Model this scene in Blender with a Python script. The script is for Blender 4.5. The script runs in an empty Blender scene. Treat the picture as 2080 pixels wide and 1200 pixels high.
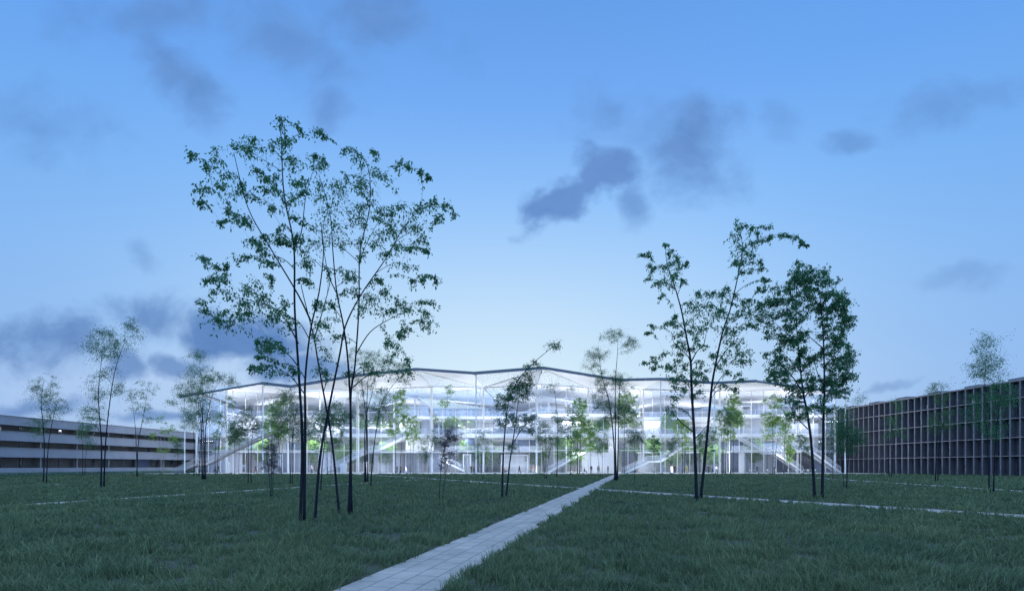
import bpy, math, random
import numpy as np
from mathutils import Vector, Matrix

# ------------------------------------------------------------------ camera
C = bpy.context.scene.collection
SC = bpy.context.scene
FPX, CX, HY, EYE = 1100.0, 1040.0, 946.0, 1.6        # focal length and horizon in photo pixels, eye height in metres
cam = bpy.data.cameras.new('camera')
cam.sensor_width = 36.0
cam.lens = 36.0 * FPX / 2080.0
cam.shift_y = 346.0 / 2080.0
cam.clip_start, cam.clip_end = 0.1, 5000.0
camo = bpy.data.objects.new('camera', cam)
camo.location = (0, 0, EYE)
camo.rotation_euler = (math.radians(90), 0, 0)
C.objects.link(camo)
SC.camera = camo

SC.view_settings.view_transform = 'Standard'
SC.view_settings.look = 'None'
SC.view_settings.exposure = 0.0
SC.view_settings.gamma = 1.0
SC.cycles.max_bounces = 8
SC.cycles.diffuse_bounces = 3
SC.cycles.glossy_bounces = 3
SC.cycles.transmission_bounces = 4
SC.cycles.transparent_max_bounces = 16
SC.cycles.caustics_reflective = False
SC.cycles.caustics_refractive = False
SC.cycles.sample_clamp_indirect = 4.0
SC.cycles.use_denoising = True
SC.cycles.denoising_prefilter = 'NONE'

def s2l(r, g, b):
    f = lambda c: (c / 255.0) / 12.92 if c <= 10 else ((c / 255.0 + 0.055) / 1.055) ** 2.4
    return (f(r), f(g), f(b), 1.0)

# ------------------------------------------------------------------ sky
SUN_EL, SUN_ROT = math.radians(5.0), math.radians(0.0)
W = bpy.data.worlds.new('World')
SC.world = W
W.use_nodes = True
NT = W.node_tree
NT.nodes.clear()

class G:
    """tiny node-graph helper"""
    def __init__(s, nt): s.nt = nt
    def n(s, t, **kw):
        nd = s.nt.nodes.new(t)
        for k, v in kw.items(): setattr(nd, k, v)
        return nd
    def put(s, sock, v):
        if isinstance(v, bpy.types.NodeSocket): s.nt.links.new(v, sock)
        else: sock.default_value = v
    def m(s, op, a, b=0.0, c=0.0, clamp=False):
        nd = s.n('ShaderNodeMath', operation=op, use_clamp=clamp)
        s.put(nd.inputs[0], a); s.put(nd.inputs[1], b); s.put(nd.inputs[2], c)
        return nd.outputs[0]
    def ss(s, x, lo, hi):
        nd = s.n('ShaderNodeMapRange', interpolation_type='SMOOTHSTEP')
        s.put(nd.inputs[0], x); nd.inputs[1].default_value = lo; nd.inputs[2].default_value = hi
        return nd.outputs[0]
    def mix(s, f, a, b, blend='MIX'):
        nd = s.n('ShaderNodeMix', data_type='RGBA', blend_type=blend)
        s.put(nd.inputs[0], f); s.put(nd.inputs[6], a); s.put(nd.inputs[7], b)
        return nd.outputs[2]
    def ramp(s, f, stops, interp='LINEAR'):
        nd = s.n('ShaderNodeValToRGB')
        cr = nd.color_ramp; cr.interpolation = interp
        while len(cr.elements) < len(stops): cr.elements.new(0.5)
        for e, (p, c) in zip(cr.elements, stops): e.position = p; e.color = c
        s.put(nd.inputs[0], f)
        return nd.outputs[0]
    def noise(s, vec, scale, detail=4.0, rough=0.55, dist=0.0):
        nd = s.n('ShaderNodeTexNoise')
        if vec is not None: s.put(nd.inputs['Vector'], vec)
        nd.inputs['Scale'].default_value = scale; nd.inputs['Detail'].default_value = detail
        nd.inputs['Roughness'].default_value = rough; nd.inputs['Distortion'].default_value = dist
        return nd.outputs[0]

def build_sky():
    g = G(NT)
    tc = g.n('ShaderNodeTexCoord')
    sep = g.n('ShaderNodeSeparateXYZ')
    NT.links.new(tc.outputs['Generated'], sep.inputs[0])
    x, y, z = sep.outputs
    # clear-sky colour: elevation ramp, and a pale afterglow round the place where the sun went down
    el = g.m('MULTIPLY', g.m('ARCSINE', z), 2 / math.pi)                  # 0 at the horizon, 1 overhead
    el = g.m('MAXIMUM', el, 0.0)
    base = g.ramp(el, [(0.00, s2l(170, 196, 238)), (0.10, s2l(160, 202, 250)), (0.19, s2l(146, 199, 255)), (0.28, s2l(124, 187, 255)),
                       (0.37, s2l(106, 170, 249)), (0.46, s2l(98, 159, 236)), (0.70, s2l(96, 152, 228)), (1.0, s2l(90, 146, 220))])
    rad = g.m('SQRT', g.m('ADD', g.m('POWER', g.m('ADD', x, 0.02), 2.0), 0.0))
    up = g.m('MULTIPLY', g.m('MAXIMUM', z, 0.0), 1.55)
    d = g.m('SQRT', g.m('ADD', g.m('MULTIPLY', rad, rad), g.m('MULTIPLY', up, up)))
    front = g.ss(y, -0.2, 0.5)
    glow = g.m('MULTIPLY', g.m('EXPONENT', g.m('MULTIPLY', g.m('POWER', g.m('DIVIDE', d, 0.53), 2.0), -1.0)), front)
    col = g.mix(g.m('MULTIPLY', glow, 1.0), base, s2l(230, 250, 255))
    side = g.ss(g.m('ABSOLUTE', x), 0.25, 0.75)
    col = g.mix(g.m('MULTIPLY', side, 0.35), col, s2l(92, 152, 229))
    # a share of the physical sky, for the light it spreads over the vault
    sky = g.n('ShaderNodeTexSky', sky_type='NISHITA')
    sky.sun_disc = False; sky.sun_elevation = SUN_EL; sky.sun_rotation = SUN_ROT
    sky.ozone_density = 6.0; sky.dust_density = 0.6; sky.air_density = 1.2
    nish = g.mix(1.0, sky.outputs[0], (0.055, 0.085, 0.14, 1), 'MULTIPLY')
    col = g.mix(0.06, col, nish, 'MIX')
    # clouds, laid out by direction
    yy = g.m('MAXIMUM', y, 0.05)
    u = g.m('DIVIDE', x, yy); v = g.m('DIVIDE', z, yy)
    cv = g.n('ShaderNodeCombineXYZ'); g.put(cv.inputs[0], u); g.put(cv.inputs[1], g.m('MULTIPLY', v, 1.25))
    nz = g.noise(cv.outputs[0], 7.5, 7.0, 0.58, 0.25)
    nz2 = g.noise(cv.outputs[0], 2.6, 5.0, 0.55, 0.4)
    nzf = g.noise(cv.outputs[0], 17.0, 6.0, 0.6, 0.2)
    fr = g.ss(y, 0.02, 0.25)
    w1 = g.noise(cv.outputs[0], 5.0, 4.0, 0.6); cv2 = g.n('ShaderNodeCombineXYZ')
    g.put(cv2.inputs[0], g.m('ADD', u, 7.3)); g.put(cv2.inputs[1], v)
    w2 = g.noise(cv2.outputs[0], 5.0, 4.0, 0.6)
    u0, v0 = u, v
    u = g.m('ADD', u, g.m('MULTIPLY', g.m('SUBTRACT', w1, 0.5), 0.13)); v = g.m('ADD', v, g.m('MULTIPLY', g.m('SUBTRACT', w2, 0.5), 0.10))
    def blob(px, py, rx, ry, rot=0.0, soft=0.55, warp=0.9):
        """an elliptical bank with a ragged edge, centred on one direction"""
        cu, cvv = (px - CX) / FPX, (HY - py) / FPX
        a = math.radians(rot)
        du = g.m('SUBTRACT', u, cu); dv = g.m('SUBTRACT', v, cvv)
        p = g.m('ADD', g.m('MULTIPLY', du, math.cos(a)), g.m('MULTIPLY', dv, math.sin(a)))
        q = g.m('SUBTRACT', g.m('MULTIPLY', dv, math.cos(a)), g.m('MULTIPLY', du, math.sin(a)))
        p = g.m('DIVIDE', p, rx / FPX); q = g.m('DIVIDE', q, ry / FPX)
        r = g.m('SQRT', g.m('ADD', g.m('MULTIPLY', p, p), g.m('MULTIPLY', q, q)))
        r = g.m('ADD', r, g.m('MULTIPLY', g.m('SUBTRACT', 0.5, nz), warp * 2.5))
        return g.ss(r, 1.0 + soft * 0.35, 1.0 - soft)
    dark = None
    def add(b, amt):
        nonlocal dark
        b = g.m('MULTIPLY', b, amt)
        dark = b if dark is None else g.m('MAXIMUM', dark, b)
    # the wedge right of the middle and its tail
    add(blob(1243, 350, 84, 56, -15, 0.5), 0.92); add(blob(1135, 410, 112, 44, 35, 0.5), 0.9); add(blob(1290, 405, 46, 62, 15, 0.8, 0.7), 0.7); add(blob(1190, 375, 70, 40, 30, 0.5), 0.9)
    # soft banks above it
    add(blob(1408, 295, 96, 112, 0, 0.95, 0.9), 0.9); add(blob(1240, 225, 74, 74, 0, 1.0, 1.1), 0.6)
    add(blob(1330, 250, 150, 80, 0, 1.0, 1.1), 0.42); add(blob(1725, 282, 62, 22, 8, 0.9, 0.8), 0.55)
    add(blob(1575, 240, 40, 46, 0, 1.0, 1.0), 0.35); add(blob(1800, 788, 75, 9, 22, 0.9, 0.5), 0.45)
    add(blob(1930, 215, 130, 60, 10, 0.95, 1.0), 0.5); add(blob(1960, 560, 110, 26, 5, 0.9, 0.8), 0.35)
    # high streaks on the left
    add(blob(350, 140, 170, 56, -52, 1.0, 1.0), 0.8); add(blob(400, 205, 70, 34, -60, 1.0, 0.8), 0.65)
    add(blob(560, 80, 170, 80, -30, 1.0, 1.0), 0.65); add(blob(760, 40, 170, 75, -15, 1.0, 1.0), 0.7)
    add(blob(672, 235, 40, 62, -10, 1.0, 0.7), 0.65); add(blob(300, 25, 170, 80, 0, 1.0, 1.0), 0.65)
    add(blob(90, 260, 150, 70, -20, 1.0, 1.0), 0.5); add(blob(285, 520, 45, 28, -50, 1.0, 0.9), 0.4)
    # the bank low on the left
    add(blob(500, 690, 165, 58, -8, 0.55, 0.75), 0.95); add(blob(300, 655, 120, 52, -12, 0.8, 1.0), 0.8)
    add(blob(575, 745, 130, 34, -4, 0.6, 0.8), 0.85); add(blob(255, 740, 48, 34, 0, 0.7, 0.9), 0.75)
    add(blob(365, 740, 62, 24, 0, 0.7, 0.9), 0.75); add(blob(330, 845, 120, 13, 0, 0.8, 0.5), 0.7)
    add(blob(90, 690, 150, 60, 0, 0.8, 1.0), 0.85); add(blob(60, 820, 160, 22, 0, 0.8, 0.8), 0.7)
    dark = g.m('MULTIPLY', dark, fr)
    dens = g.m('MULTIPLY', dark, g.m('ADD', 0.72, g.m('MULTIPLY', nz2, 0.55)), clamp=True)
    # sunlit veil between the low banks on the left
    veil = g.m('MULTIPLY', blob(430, 790, 330, 95, 2, 0.95, 0.55), fr)
    veil = g.m('MULTIPLY', veil, g.m('ADD', 0.35, g.m('MULTIPLY', nzf, 0.8)), clamp=True)
    veil2 = g.m('MULTIPLY', blob(120, 800, 250, 90, 0, 0.95, 0.7), fr)
    veil = g.m('MAXIMUM', veil, g.m('MULTIPLY', veil2, 0.7))
    col = g.mix(g.m('MULTIPLY', veil, 0.74), col, s2l(184, 208, 243))
    ccol = g.mix(nzf, s2l(88, 132, 194), s2l(110, 150, 210))
    ccol = g.mix(g.ss(z, 0.36, 0.16), ccol, g.mix(nzf, s2l(80, 121, 180), s2l(108, 146, 202)))
    col = g.mix(dens, col, ccol)
    # below the horizon: dim ground colour
    col = g.mix(g.ss(z, 0.0, -0.03), col, s2l(70, 90, 110))
    # unseen vault overhead and behind the viewer, brightened to light lawn and trees
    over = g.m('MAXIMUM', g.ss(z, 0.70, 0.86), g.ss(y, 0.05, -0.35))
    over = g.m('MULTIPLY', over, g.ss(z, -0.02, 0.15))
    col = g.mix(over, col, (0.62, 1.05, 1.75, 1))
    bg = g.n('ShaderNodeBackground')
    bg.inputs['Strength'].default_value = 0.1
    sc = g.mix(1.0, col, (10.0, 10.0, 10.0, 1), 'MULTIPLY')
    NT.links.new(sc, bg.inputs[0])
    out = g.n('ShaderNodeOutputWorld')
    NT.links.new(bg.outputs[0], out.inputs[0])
build_sky()

# the last of the sun, all but gone, behind the building
sl = bpy.data.lights.new('sun', 'SUN')
sl.energy = 0.12; sl.angle = math.radians(14); sl.color = (1.0, 0.95, 0.9)
so = bpy.data.objects.new('sun', sl)
so.rotation_euler = (math.radians(-84), 0, 0)
C.objects.link(so)

LIGHT_GAIN = 1.4

# ------------------------------------------------------------------ helpers
def P(px, py, d):
    """point at depth d seen where the photo has (px, py)"""
    return Vector(((px - CX) * d / FPX, d, EYE + (HY - py) * d / FPX))
def XP(px, d): return (px - CX) * d / FPX
def ZP(py, d): return EYE + (HY - py) * d / FPX
def gdepth(py): return FPX * EYE / (py - HY)

class MB:
    def __init__(s): s.v = []; s.f = []
    def quad(s, a, b, c, d):
        i = len(s.v); s.v += [tuple(a), tuple(b), tuple(c), tuple(d)]; s.f.append((i, i + 1, i + 2, i + 3))
    def box(s, x0, x1, y0, y1, z0, z1):
        i = len(s.v)
        s.v += [(x0, y0, z0), (x1, y0, z0), (x1, y1, z0), (x0, y1, z0), (x0, y0, z1), (x1, y0, z1), (x1, y1, z1), (x0, y1, z1)]
        s.f += [tuple(i + k for k in q) for q in ((0, 3, 2, 1), (4, 5, 6, 7), (0, 1, 5, 4), (1, 2, 6, 5), (2, 3, 7, 6), (3, 0, 4, 7))]
    def bar(s, a, b, w, h, upv=(0, 0, 1)):
        """a straight bar from a to b, w wide sideways and h tall, centred on the line"""
        a, b = Vector(a), Vector(b); t = (b - a).normalized(); upv = Vector(upv)
        sd = t.cross(upv)
        if sd.length < 1e-4: sd = t.cross(Vector((0, 1, 0)))
        sd.normalize(); n = sd.cross(t)
        i = len(s.v)
        for p in (a, b):
            for q in ((-1, -1), (1, -1), (1, 1), (-1, 1)):
                s.v.append(tuple(p + sd * (w / 2 * q[0]) + n * (h / 2 * q[1])))
        s.f += [tuple(i + k for k in q) for q in ((0, 1, 2, 3), (7, 6, 5, 4), (0, 4, 5, 1), (1, 5, 6, 2), (2, 6, 7, 3), (3, 7, 4, 0))]
    def tube(s, pts, rs, n=6):
        pts = [Vector(p) for p in pts]
        i0 = len(s.v); k = len(pts)
        ref = None
        for j, p in enumerate(pts):
            t = (pts[min(j + 1, k - 1)] - pts[max(j - 1, 0)])
            if t.length < 1e-7: t = Vector((0, 0, 1))
            t.normalize()
            if ref is None:
                ref = t.cross(Vector((0.3, 1, 0.1)))
                if ref.length < 1e-3: ref = t.cross(Vector((1, 0, 0)))
            a = (ref - t * ref.dot(t))
            if a.length < 1e-5: a = t.orthogonal()
            a.normalize(); b = t.cross(a); ref = a
            for q in range(n):
                an = 2 * math.pi * q / n
                s.v.append(tuple(p + (a * math.cos(an) + b * math.sin(an)) * rs[j]))
        for j in range(k - 1):
            for q in range(n):
                q2 = (q + 1) % n
                s.f.append((i0 + j * n + q, i0 + j * n + q2, i0 + (j + 1) * n + q2, i0 + (j + 1) * n + q))
        s.f.append(tuple(i0 + q for q in reversed(range(n))))
        s.f.append(tuple(i0 + (k - 1) * n + q for q in range(n)))
    def prism(s, tri, th):
        """triangle or polygon thickened upwards by th"""
        i = len(s.v); n = len(tri)
        s.v += [tuple(p) for p in tri] + [(p[0], p[1], p[2] + th) for p in tri]
        s.f.append(tuple(i + q for q in reversed(range(n)))); s.f.append(tuple(i + n + q for q in range(n)))
        for q in range(n):
            q2 = (q + 1) % n
            s.f.append((i + q, i + q2, i + n + q2, i + n + q))
    def lathe(s, prof, n=16, cx=0, cy=0):
        i = len(s.v); k = len(prof)
        for r, z in prof:
            for q in range(n):
                a = 2 * math.pi * q / n
                s.v.append((cx + r * math.cos(a), cy + r * math.sin(a), z))
        for j in range(k - 1):
            for q in range(n):
                q2 = (q + 1) % n
                s.f.append((i + j * n + q, i + j * n + q2, i + (j + 1) * n + q2, i + (j + 1) * n + q))
        s.f.append(tuple(i + q for q in reversed(range(n)))); s.f.append(tuple(i + (k - 1) * n + q for q in range(n)))
    def build(s, name, mat, parent=None, smooth=False):
        me = bpy.data.meshes.new(name)
        me.from_pydata(s.v, [], s.f)
        if smooth: me.polygons.foreach_set('use_smooth', [True] * len(me.polygons))
        me.materials.append(mat); me.update()
        return link(name, me, parent)

def link(name, me, parent=None):
    o = bpy.data.objects.new(name, me); C.objects.link(o)
    if parent is not None:
        o.parent = parent
        o.matrix_parent_inverse = Matrix.Translation(parent.location).inverted() if parent.type == 'EMPTY' and parent.parent is None else Matrix.Identity(4)
    return o
def thing(name, label, cat, loc=(0, 0, 0), group=None):
    o = bpy.data.objects.new(name, None); C.objects.link(o)
    o.location = loc; o.empty_display_size = 0.3
    o['label'] = label; o['category'] = cat
    if group: o['group'] = group
    return o
def tag(o, label=None, cat=None, group=None, kind=None):
    if label: o['label'] = label
    if cat: o['category'] = cat
    if group: o['group'] = group
    if kind: o['kind'] = kind
    return o
def copy_tree(o, parent=None):
    c = o.copy(); C.objects.link(c)
    if parent is not None:
        c.parent = parent; c.matrix_parent_inverse = o.matrix_parent_inverse.copy()
    for ch in o.children: copy_tree(ch, c)
    return c

def np_mesh(name, verts, loops, sizes, mat, smooth=False):
    me = bpy.data.meshes.new(name)
    me.vertices.add(len(verts)); me.vertices.foreach_set('co', np.ascontiguousarray(verts, dtype=np.float32).ravel())
    me.loops.add(len(loops)); me.loops.foreach_set('vertex_index', np.ascontiguousarray(loops, dtype=np.int32))
    starts = np.concatenate([[0], np.cumsum(sizes)[:-1]]).astype(np.int32)
    me.polygons.add(len(sizes)); me.polygons.foreach_set('loop_start', starts)
    me.polygons.foreach_set('loop_total', np.ascontiguousarray(sizes, dtype=np.int32))
    me.materials.append(mat)
    me.update(calc_edges=True); me.validate()
    return me

# ------------------------------------------------------------------ materials
def pmat(name, col, rough=0.6, spread=0.12, scale=3.0, metal=0.0, bump=0.0, spec=0.5, coord='Object'):
    m = bpy.data.materials.new(name); m.use_nodes = True
    nt = m.node_tree; g = G(nt); b = nt.nodes['Principled BSDF']
    tc = g.n('ShaderNodeTexCoord')
    nz = g.noise(tc.outputs[coord], scale, 5.0, 0.6)
    lo = tuple(c * (1 - spread) for c in col[:3]) + (1,); hi = tuple(min(1, c * (1 + spread)) for c in col[:3]) + (1,)
    g.put(b.inputs['Base Color'], g.ramp(nz, [(0.3, lo), (0.7, hi)]))
    b.inputs['Roughness'].default_value = rough; b.inputs['Metallic'].default_value = metal
    b.inputs['Specular IOR Level'].default_value = spec
    if bump:
        bn = g.n('ShaderNodeBump'); bn.inputs['Strength'].default_value = bump; bn.inputs['Distance'].default_value = 0.02
        g.put(bn.inputs['Height'], g.noise(tc.outputs[coord], scale * 6, 4.0)); nt.links.new(bn.outputs[0], b.inputs['Normal'])
    return m

def glass_mat(name, tint=(0.93, 0.96, 1.0), refl=0.9, milk=0.0):
    m = bpy.data.materials.new(name); m.use_nodes = True
    nt = m.node_tree; nt.nodes.clear(); g = G(nt)
    tr = g.n('ShaderNodeBsdfTransparent'); tr.inputs[0].default_value = (*tint, 1)
    gl = g.n('ShaderNodeBsdfGlossy'); gl.inputs['Roughness'].default_value = 0.02; gl.inputs['Color'].default_value = (0.9, 0.95, 1, 1)
    lw = g.n('ShaderNodeLayerWeight'); lw.inputs[0].default_value = 0.5
    sch = g.m('ADD', 0.05, g.m('MULTIPLY', g.m('POWER', lw.outputs['Facing'], 5.0), 0.9))
    tc = g.n('ShaderNodeTexCoord')
    bn = g.n('ShaderNodeBump'); bn.inputs['Strength'].default_value = 0.03
    g.put(bn.inputs['Height'], g.noise(tc.outputs['Object'], 0.6, 2.0)); nt.links.new(bn.outputs[0], gl.inputs['Normal'])
    mx = g.n('ShaderNodeMixShader')
    g.put(mx.inputs[0], g.m('MULTIPLY', sch, refl)); nt.links.new(tr.outputs[0], mx.inputs[1]); nt.links.new(gl.outputs[0], mx.inputs[2])
    last = mx.outputs[0]
    if milk:
        df = g.n('ShaderNodeBsdfTranslucent'); df.inputs[0].default_value = (0.85, 0.88, 0.95, 1)
        dd = g.n('ShaderNodeBsdfDiffuse'); dd.inputs[0].default_value = (0.75, 0.78, 0.85, 1)
        ad = g.n('ShaderNodeMixShader'); ad.inputs[0].default_value = 0.4
        nt.links.new(df.outputs[0], ad.inputs[1]); nt.links.new(dd.outputs[0], ad.inputs[2])
        m2 = g.n('ShaderNodeMixShader'); m2.inputs[0].default_value = milk
        nt.links.new(last, m2.inputs[1]); nt.links.new(ad.outputs[0], m2.inputs[2]); last = m2.outputs[0]
    out = g.n('ShaderNodeOutputMaterial'); nt.links.new(last, out.inputs[0])
    return m

def leaf_mat(name, c0, c1, trans=0.4):
    m = bpy.data.materials.new(name); m.use_nodes = True
    nt = m.node_tree; nt.nodes.clear(); g = G(nt)
    ge = g.n('ShaderNodeNewGeometry')
    col = g.ramp(ge.outputs['Random Per Island'], [(0.0, (*c0, 1)), (1.0, (*c1, 1))])
    df = g.n('ShaderNodeBsdfPrincipled'); g.put(df.inputs['Base Color'], col); df.inputs['Roughness'].default_value = 0.55
    df.inputs['Specular IOR Level'].default_value = 0.25
    tl = g.n('ShaderNodeBsdfTranslucent'); g.put(tl.inputs[0], g.mix(1.0, col, (1.2, 1.35, 0.7, 1), 'MULTIPLY'))
    mx = g.n('ShaderNodeMixShader'); mx.inputs[0].default_value = trans
    nt.links.new(df.outputs[0], mx.inputs[1]); nt.links.new(tl.outputs[0], mx.inputs[2])
    out = g.n('ShaderNodeOutputMaterial'); nt.links.new(mx.outputs[0], out.inputs[0])
    return m

def rib_mat(name, c0, c1, per_m=3.0):
    """board of vertical ribs: the colour itself alternates board by board"""
    m = bpy.data.materials.new(name); m.use_nodes = True
    nt = m.node_tree; g = G(nt); b = nt.nodes['Principled BSDF']
    tc = g.n('ShaderNodeTexCoord'); sx = g.n('ShaderNodeSeparateXYZ'); nt.links.new(tc.outputs['Object'], sx.inputs[0])
    cell = g.m('FLOOR', g.m('MULTIPLY', g.m('ADD', sx.outputs[0], sx.outputs[1]), per_m))
    wn = g.n('ShaderNodeTexWhiteNoise', noise_dimensions='1D'); g.put(wn.inputs['W'], cell)
    g.put(b.inputs['Base Color'], g.mix(wn.outputs['Value'], (*c0, 1), (*c1, 1)))
    b.inputs['Roughness'].default_value = 0.55
    return m

def path_mat():
    m = bpy.data.materials.new('concrete_pavers'); m.use_nodes = True
    nt = m.node_tree; g = G(nt); b = nt.nodes['Principled BSDF']
    tc = g.n('ShaderNodeTexCoord')
    br = g.n('ShaderNodeTexBrick'); nt.links.new(tc.outputs['Object'], br.inputs['Vector'])
    br.offset = 0.5; br.offset_frequency = 2
    br.inputs['Color1'].default_value = (0.54, 0.455, 0.40, 1); br.inputs['Color2'].default_value = (0.46, 0.39, 0.345, 1)
    br.inputs['Mortar'].default_value = (0.24, 0.22, 0.21, 1)
    br.inputs['Scale'].default_value = 1.0; br.inputs['Mortar Size'].default_value = 0.012; br.inputs['Mortar Smooth'].default_value = 0.3
    br.inputs['Brick Width'].default_value = 0.54; br.inputs['Row Height'].default_value = 0.34; br.inputs['Bias'].default_value = 0.0
    st = g.noise(tc.outputs['Object'], 1.1, 6.0, 0.65)
    fn = g.noise(tc.outputs['Object'], 38.0, 4.0, 0.6)
    col = g.mix(1.0, br.outputs['Color'], g.ramp(st, [(0.3, (0.60, 0.62, 0.66, 1)), (0.68, (1.02, 1.02, 1.02, 1))]), 'MULTIPLY')
    col = g.mix(1.0, col, g.ramp(fn, [(0.3, (0.88, 0.88, 0.88, 1)), (0.6, (1.05, 1.05, 1.05, 1))]), 'MULTIPLY')
    g.put(b.inputs['Base Color'], col); b.inputs['Roughness'].default_value = 0.75
    bn = g.n('ShaderNodeBump'); bn.inputs['Strength'].default_value = 0.5; bn.inputs['Distance'].default_value = 0.012
    h = g.m('ADD', g.m('MULTIPLY', br.outputs['Fac'], -1.0), g.m('MULTIPLY', fn, 0.25))
    g.put(bn.inputs['Height'], h); nt.links.new(bn.outputs[0], b.inputs['Normal'])
    return m

M = {
    'white': pmat('white_paint', (0.80, 0.80, 0.80), 0.5, 0.04, 0.4),
    'soffit': pmat('white_soffit', (0.72, 0.72, 0.73), 0.55, 0.04, 0.3),
    'white2': pmat('pale_grey_paint', (0.62, 0.63, 0.66), 0.55, 0.05, 0.5),
    'grey': pmat('grey_metal', (0.20, 0.22, 0.25), 0.45, 0.08, 1.0, 0.2),
    'fascia': pmat('zinc_fascia', (0.13, 0.15, 0.19), 0.45, 0.10, 0.8, 0.3),
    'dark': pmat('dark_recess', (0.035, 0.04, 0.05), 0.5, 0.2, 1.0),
    'navy': pmat('navy_panel', (0.06, 0.085, 0.16), 0.35, 0.15, 1.0),
    'floor': pmat('pale_floor', (0.60, 0.60, 0.60), 0.5, 0.06, 0.5),
    'plaza': pmat('plaza_concrete', (0.52, 0.50, 0.47), 0.7, 0.10, 0.6),
    'soil': pmat('soil', (0.050, 0.056, 0.038), 0.9, 0.35, 1.6, bump=0.6),
    'glass': glass_mat('veiled_glass', milk=0.03),  # white veil mixed in, standing for the hall's hazy glow
    'rail_glass': glass_mat('balustrade_glass', (0.95, 0.97, 1.0), 0.9, 0.14),
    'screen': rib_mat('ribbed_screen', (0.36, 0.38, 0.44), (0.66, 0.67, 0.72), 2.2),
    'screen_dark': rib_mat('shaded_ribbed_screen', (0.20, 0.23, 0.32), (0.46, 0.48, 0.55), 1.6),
    'leaf': leaf_mat('birch_leaf', (0.045, 0.150, 0.100), (0.100, 0.240, 0.135), 0.48),
    'leaf_lit': leaf_mat('lit_leaf', (0.135, 0.245, 0.080), (0.245, 0.36, 0.135), 0.5),  # light from the hall put into the leaf colour
    'leaf_mid': leaf_mat('half_lit_leaf', (0.070, 0.150, 0.085), (0.13, 0.23, 0.12), 0.45),  # part of the hall's light put into the leaf colour
    'leaf_grey': leaf_mat('grey_leaf', (0.10, 0.10, 0.13), (0.20, 0.19, 0.24), 0.3),
    'bark': pmat('dark_bark', (0.015, 0.019, 0.030), 0.9, 0.35, 14.0, bump=0.5, spec=0.15),
    'bark_pale': pmat('pale_bark', (0.26, 0.26, 0.26), 0.8, 0.3, 10.0),
    'fin': pmat('brown_fin', (0.100, 0.102, 0.126), 0.6, 0.22, 0.7),
    'fin_edge': pmat('pale_fin_edge', (0.18, 0.18, 0.21), 0.5, 0.08, 0.7),
    'slabline': pmat('pale_floor_band', (0.23, 0.22, 0.245), 0.5, 0.08, 0.7),
    'band': pmat('parapet_render', (0.30, 0.32, 0.38), 0.7, 0.08, 0.5),
    'hedge': pmat('hedge_leaf', (0.03, 0.085, 0.04), 0.8, 0.4, 9.0, bump=1.0),
    'path': path_mat(),
}
def window_mat():
    m = bpy.data.materials.new('dark_window'); m.use_nodes = True
    nt = m.node_tree; g = G(nt); b = nt.nodes['Principled BSDF']
    tc = g.n('ShaderNodeTexCoord')
    nz = g.noise(tc.outputs['Object'], 0.5, 2.0)
    g.put(b.inputs['Base Color'], g.ramp(nz, [(0.35, (0.012, 0.016, 0.03, 1)), (0.7, (0.05, 0.06, 0.09, 1))]))
    b.inputs['Roughness'].default_value = 0.06; b.inputs['Specular IOR Level'].default_value = 0.7
    return m
M['window'] = window_mat()
def grass_mat():
    m = bpy.data.materials.new('grass_blade'); m.use_nodes = True
    nt = m.node_tree; nt.nodes.clear(); g = G(nt)
    ge = g.n('ShaderNodeNewGeometry'); tc = g.n('ShaderNodeTexCoord')
    big = g.noise(tc.outputs['Object'], 0.35, 4.0, 0.6)
    a = g.mix(ge.outputs['Random Per Island'], (0.062, 0.108, 0.062, 1), (0.215, 0.285, 0.158, 1))
    col = g.mix(1.0, a, g.ramp(big, [(0.3, (0.70, 0.78, 0.80, 1)), (0.7, (1.25, 1.15, 1.0, 1))]), 'MULTIPLY')
    df = g.n('ShaderNodeBsdfPrincipled'); g.put(df.inputs['Base Color'], col); df.inputs['Roughness'].default_value = 0.5
    df.inputs['Specular IOR Level'].default_value = 0.25
    tl = g.n('ShaderNodeBsdfTranslucent'); g.put(tl.inputs[0], col)
    mx = g.n('ShaderNodeMixShader'); mx.inputs[0].default_value = 0.3
    nt.links.new(df.outputs[0], mx.inputs[1]); nt.links.new(tl.outputs[0], mx.inputs[2])
    out = g.n('ShaderNodeOutputMaterial'); nt.links.new(mx.outputs[0], out.inputs[0])
    return m
M['grass'] = grass_mat()

# ------------------------------------------------------------------ ground, plaza, paths
b = MB(); b.quad((-900, -500, 0), (900, -500, 0), (900, 1300, 0), (-900, 1300, 0))
tag(b.build('ground', M['soil']), 'dark soil under the lawn reaching to the horizon', kind='structure')
PLAZA_Y0, PLAZA_Y1 = 104.5, 176.0
b = MB(); b.box(-130, 130, PLAZA_Y0, PLAZA_Y1, -0.1, 0.06)
tag(b.build('plaza', M['plaza']), 'pale concrete plaza along the foot of the glass building', kind='structure')

# paths: (x, y) start, direction, length, half width
PATHS = []
def path(x, y, dx, dy, length, hw, label):
    n = math.hypot(dx, dy); ang = math.atan2(dy, dx)
    me = bpy.data.meshes.new('path')
    z = 0.012 + 0.004 * len(PATHS)
    me.from_pydata([(0, -hw, 0), (length, -hw, 0), (length, hw, 0), (0, hw, 0)], [], [(0, 1, 2, 3)])
    me.materials.append(M['path']); me.update()
    o = bpy.data.objects.new('path', me); C.objects.link(o)
    o.location = (x, y, z); o.rotation_euler = (0, 0, ang)
    tag(o, label, kind='structure')
    PATHS.append((x, y, dx / n, dy / n, length, hw))
path(-3.05, 0.5, 0.225, 1.0, 106.4, 0.66, 'pale paved footpath running from the near edge to the building')
path(20.0, 9.6, -0.5255, 1.0, 108.0, 0.80, 'paved footpath crossing the lawn behind the main path')
path(-24.9, 0.0, 0.225, 1.0, 70.0, 0.52, 'paved footpath half sunk in the grass on the left')
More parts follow.
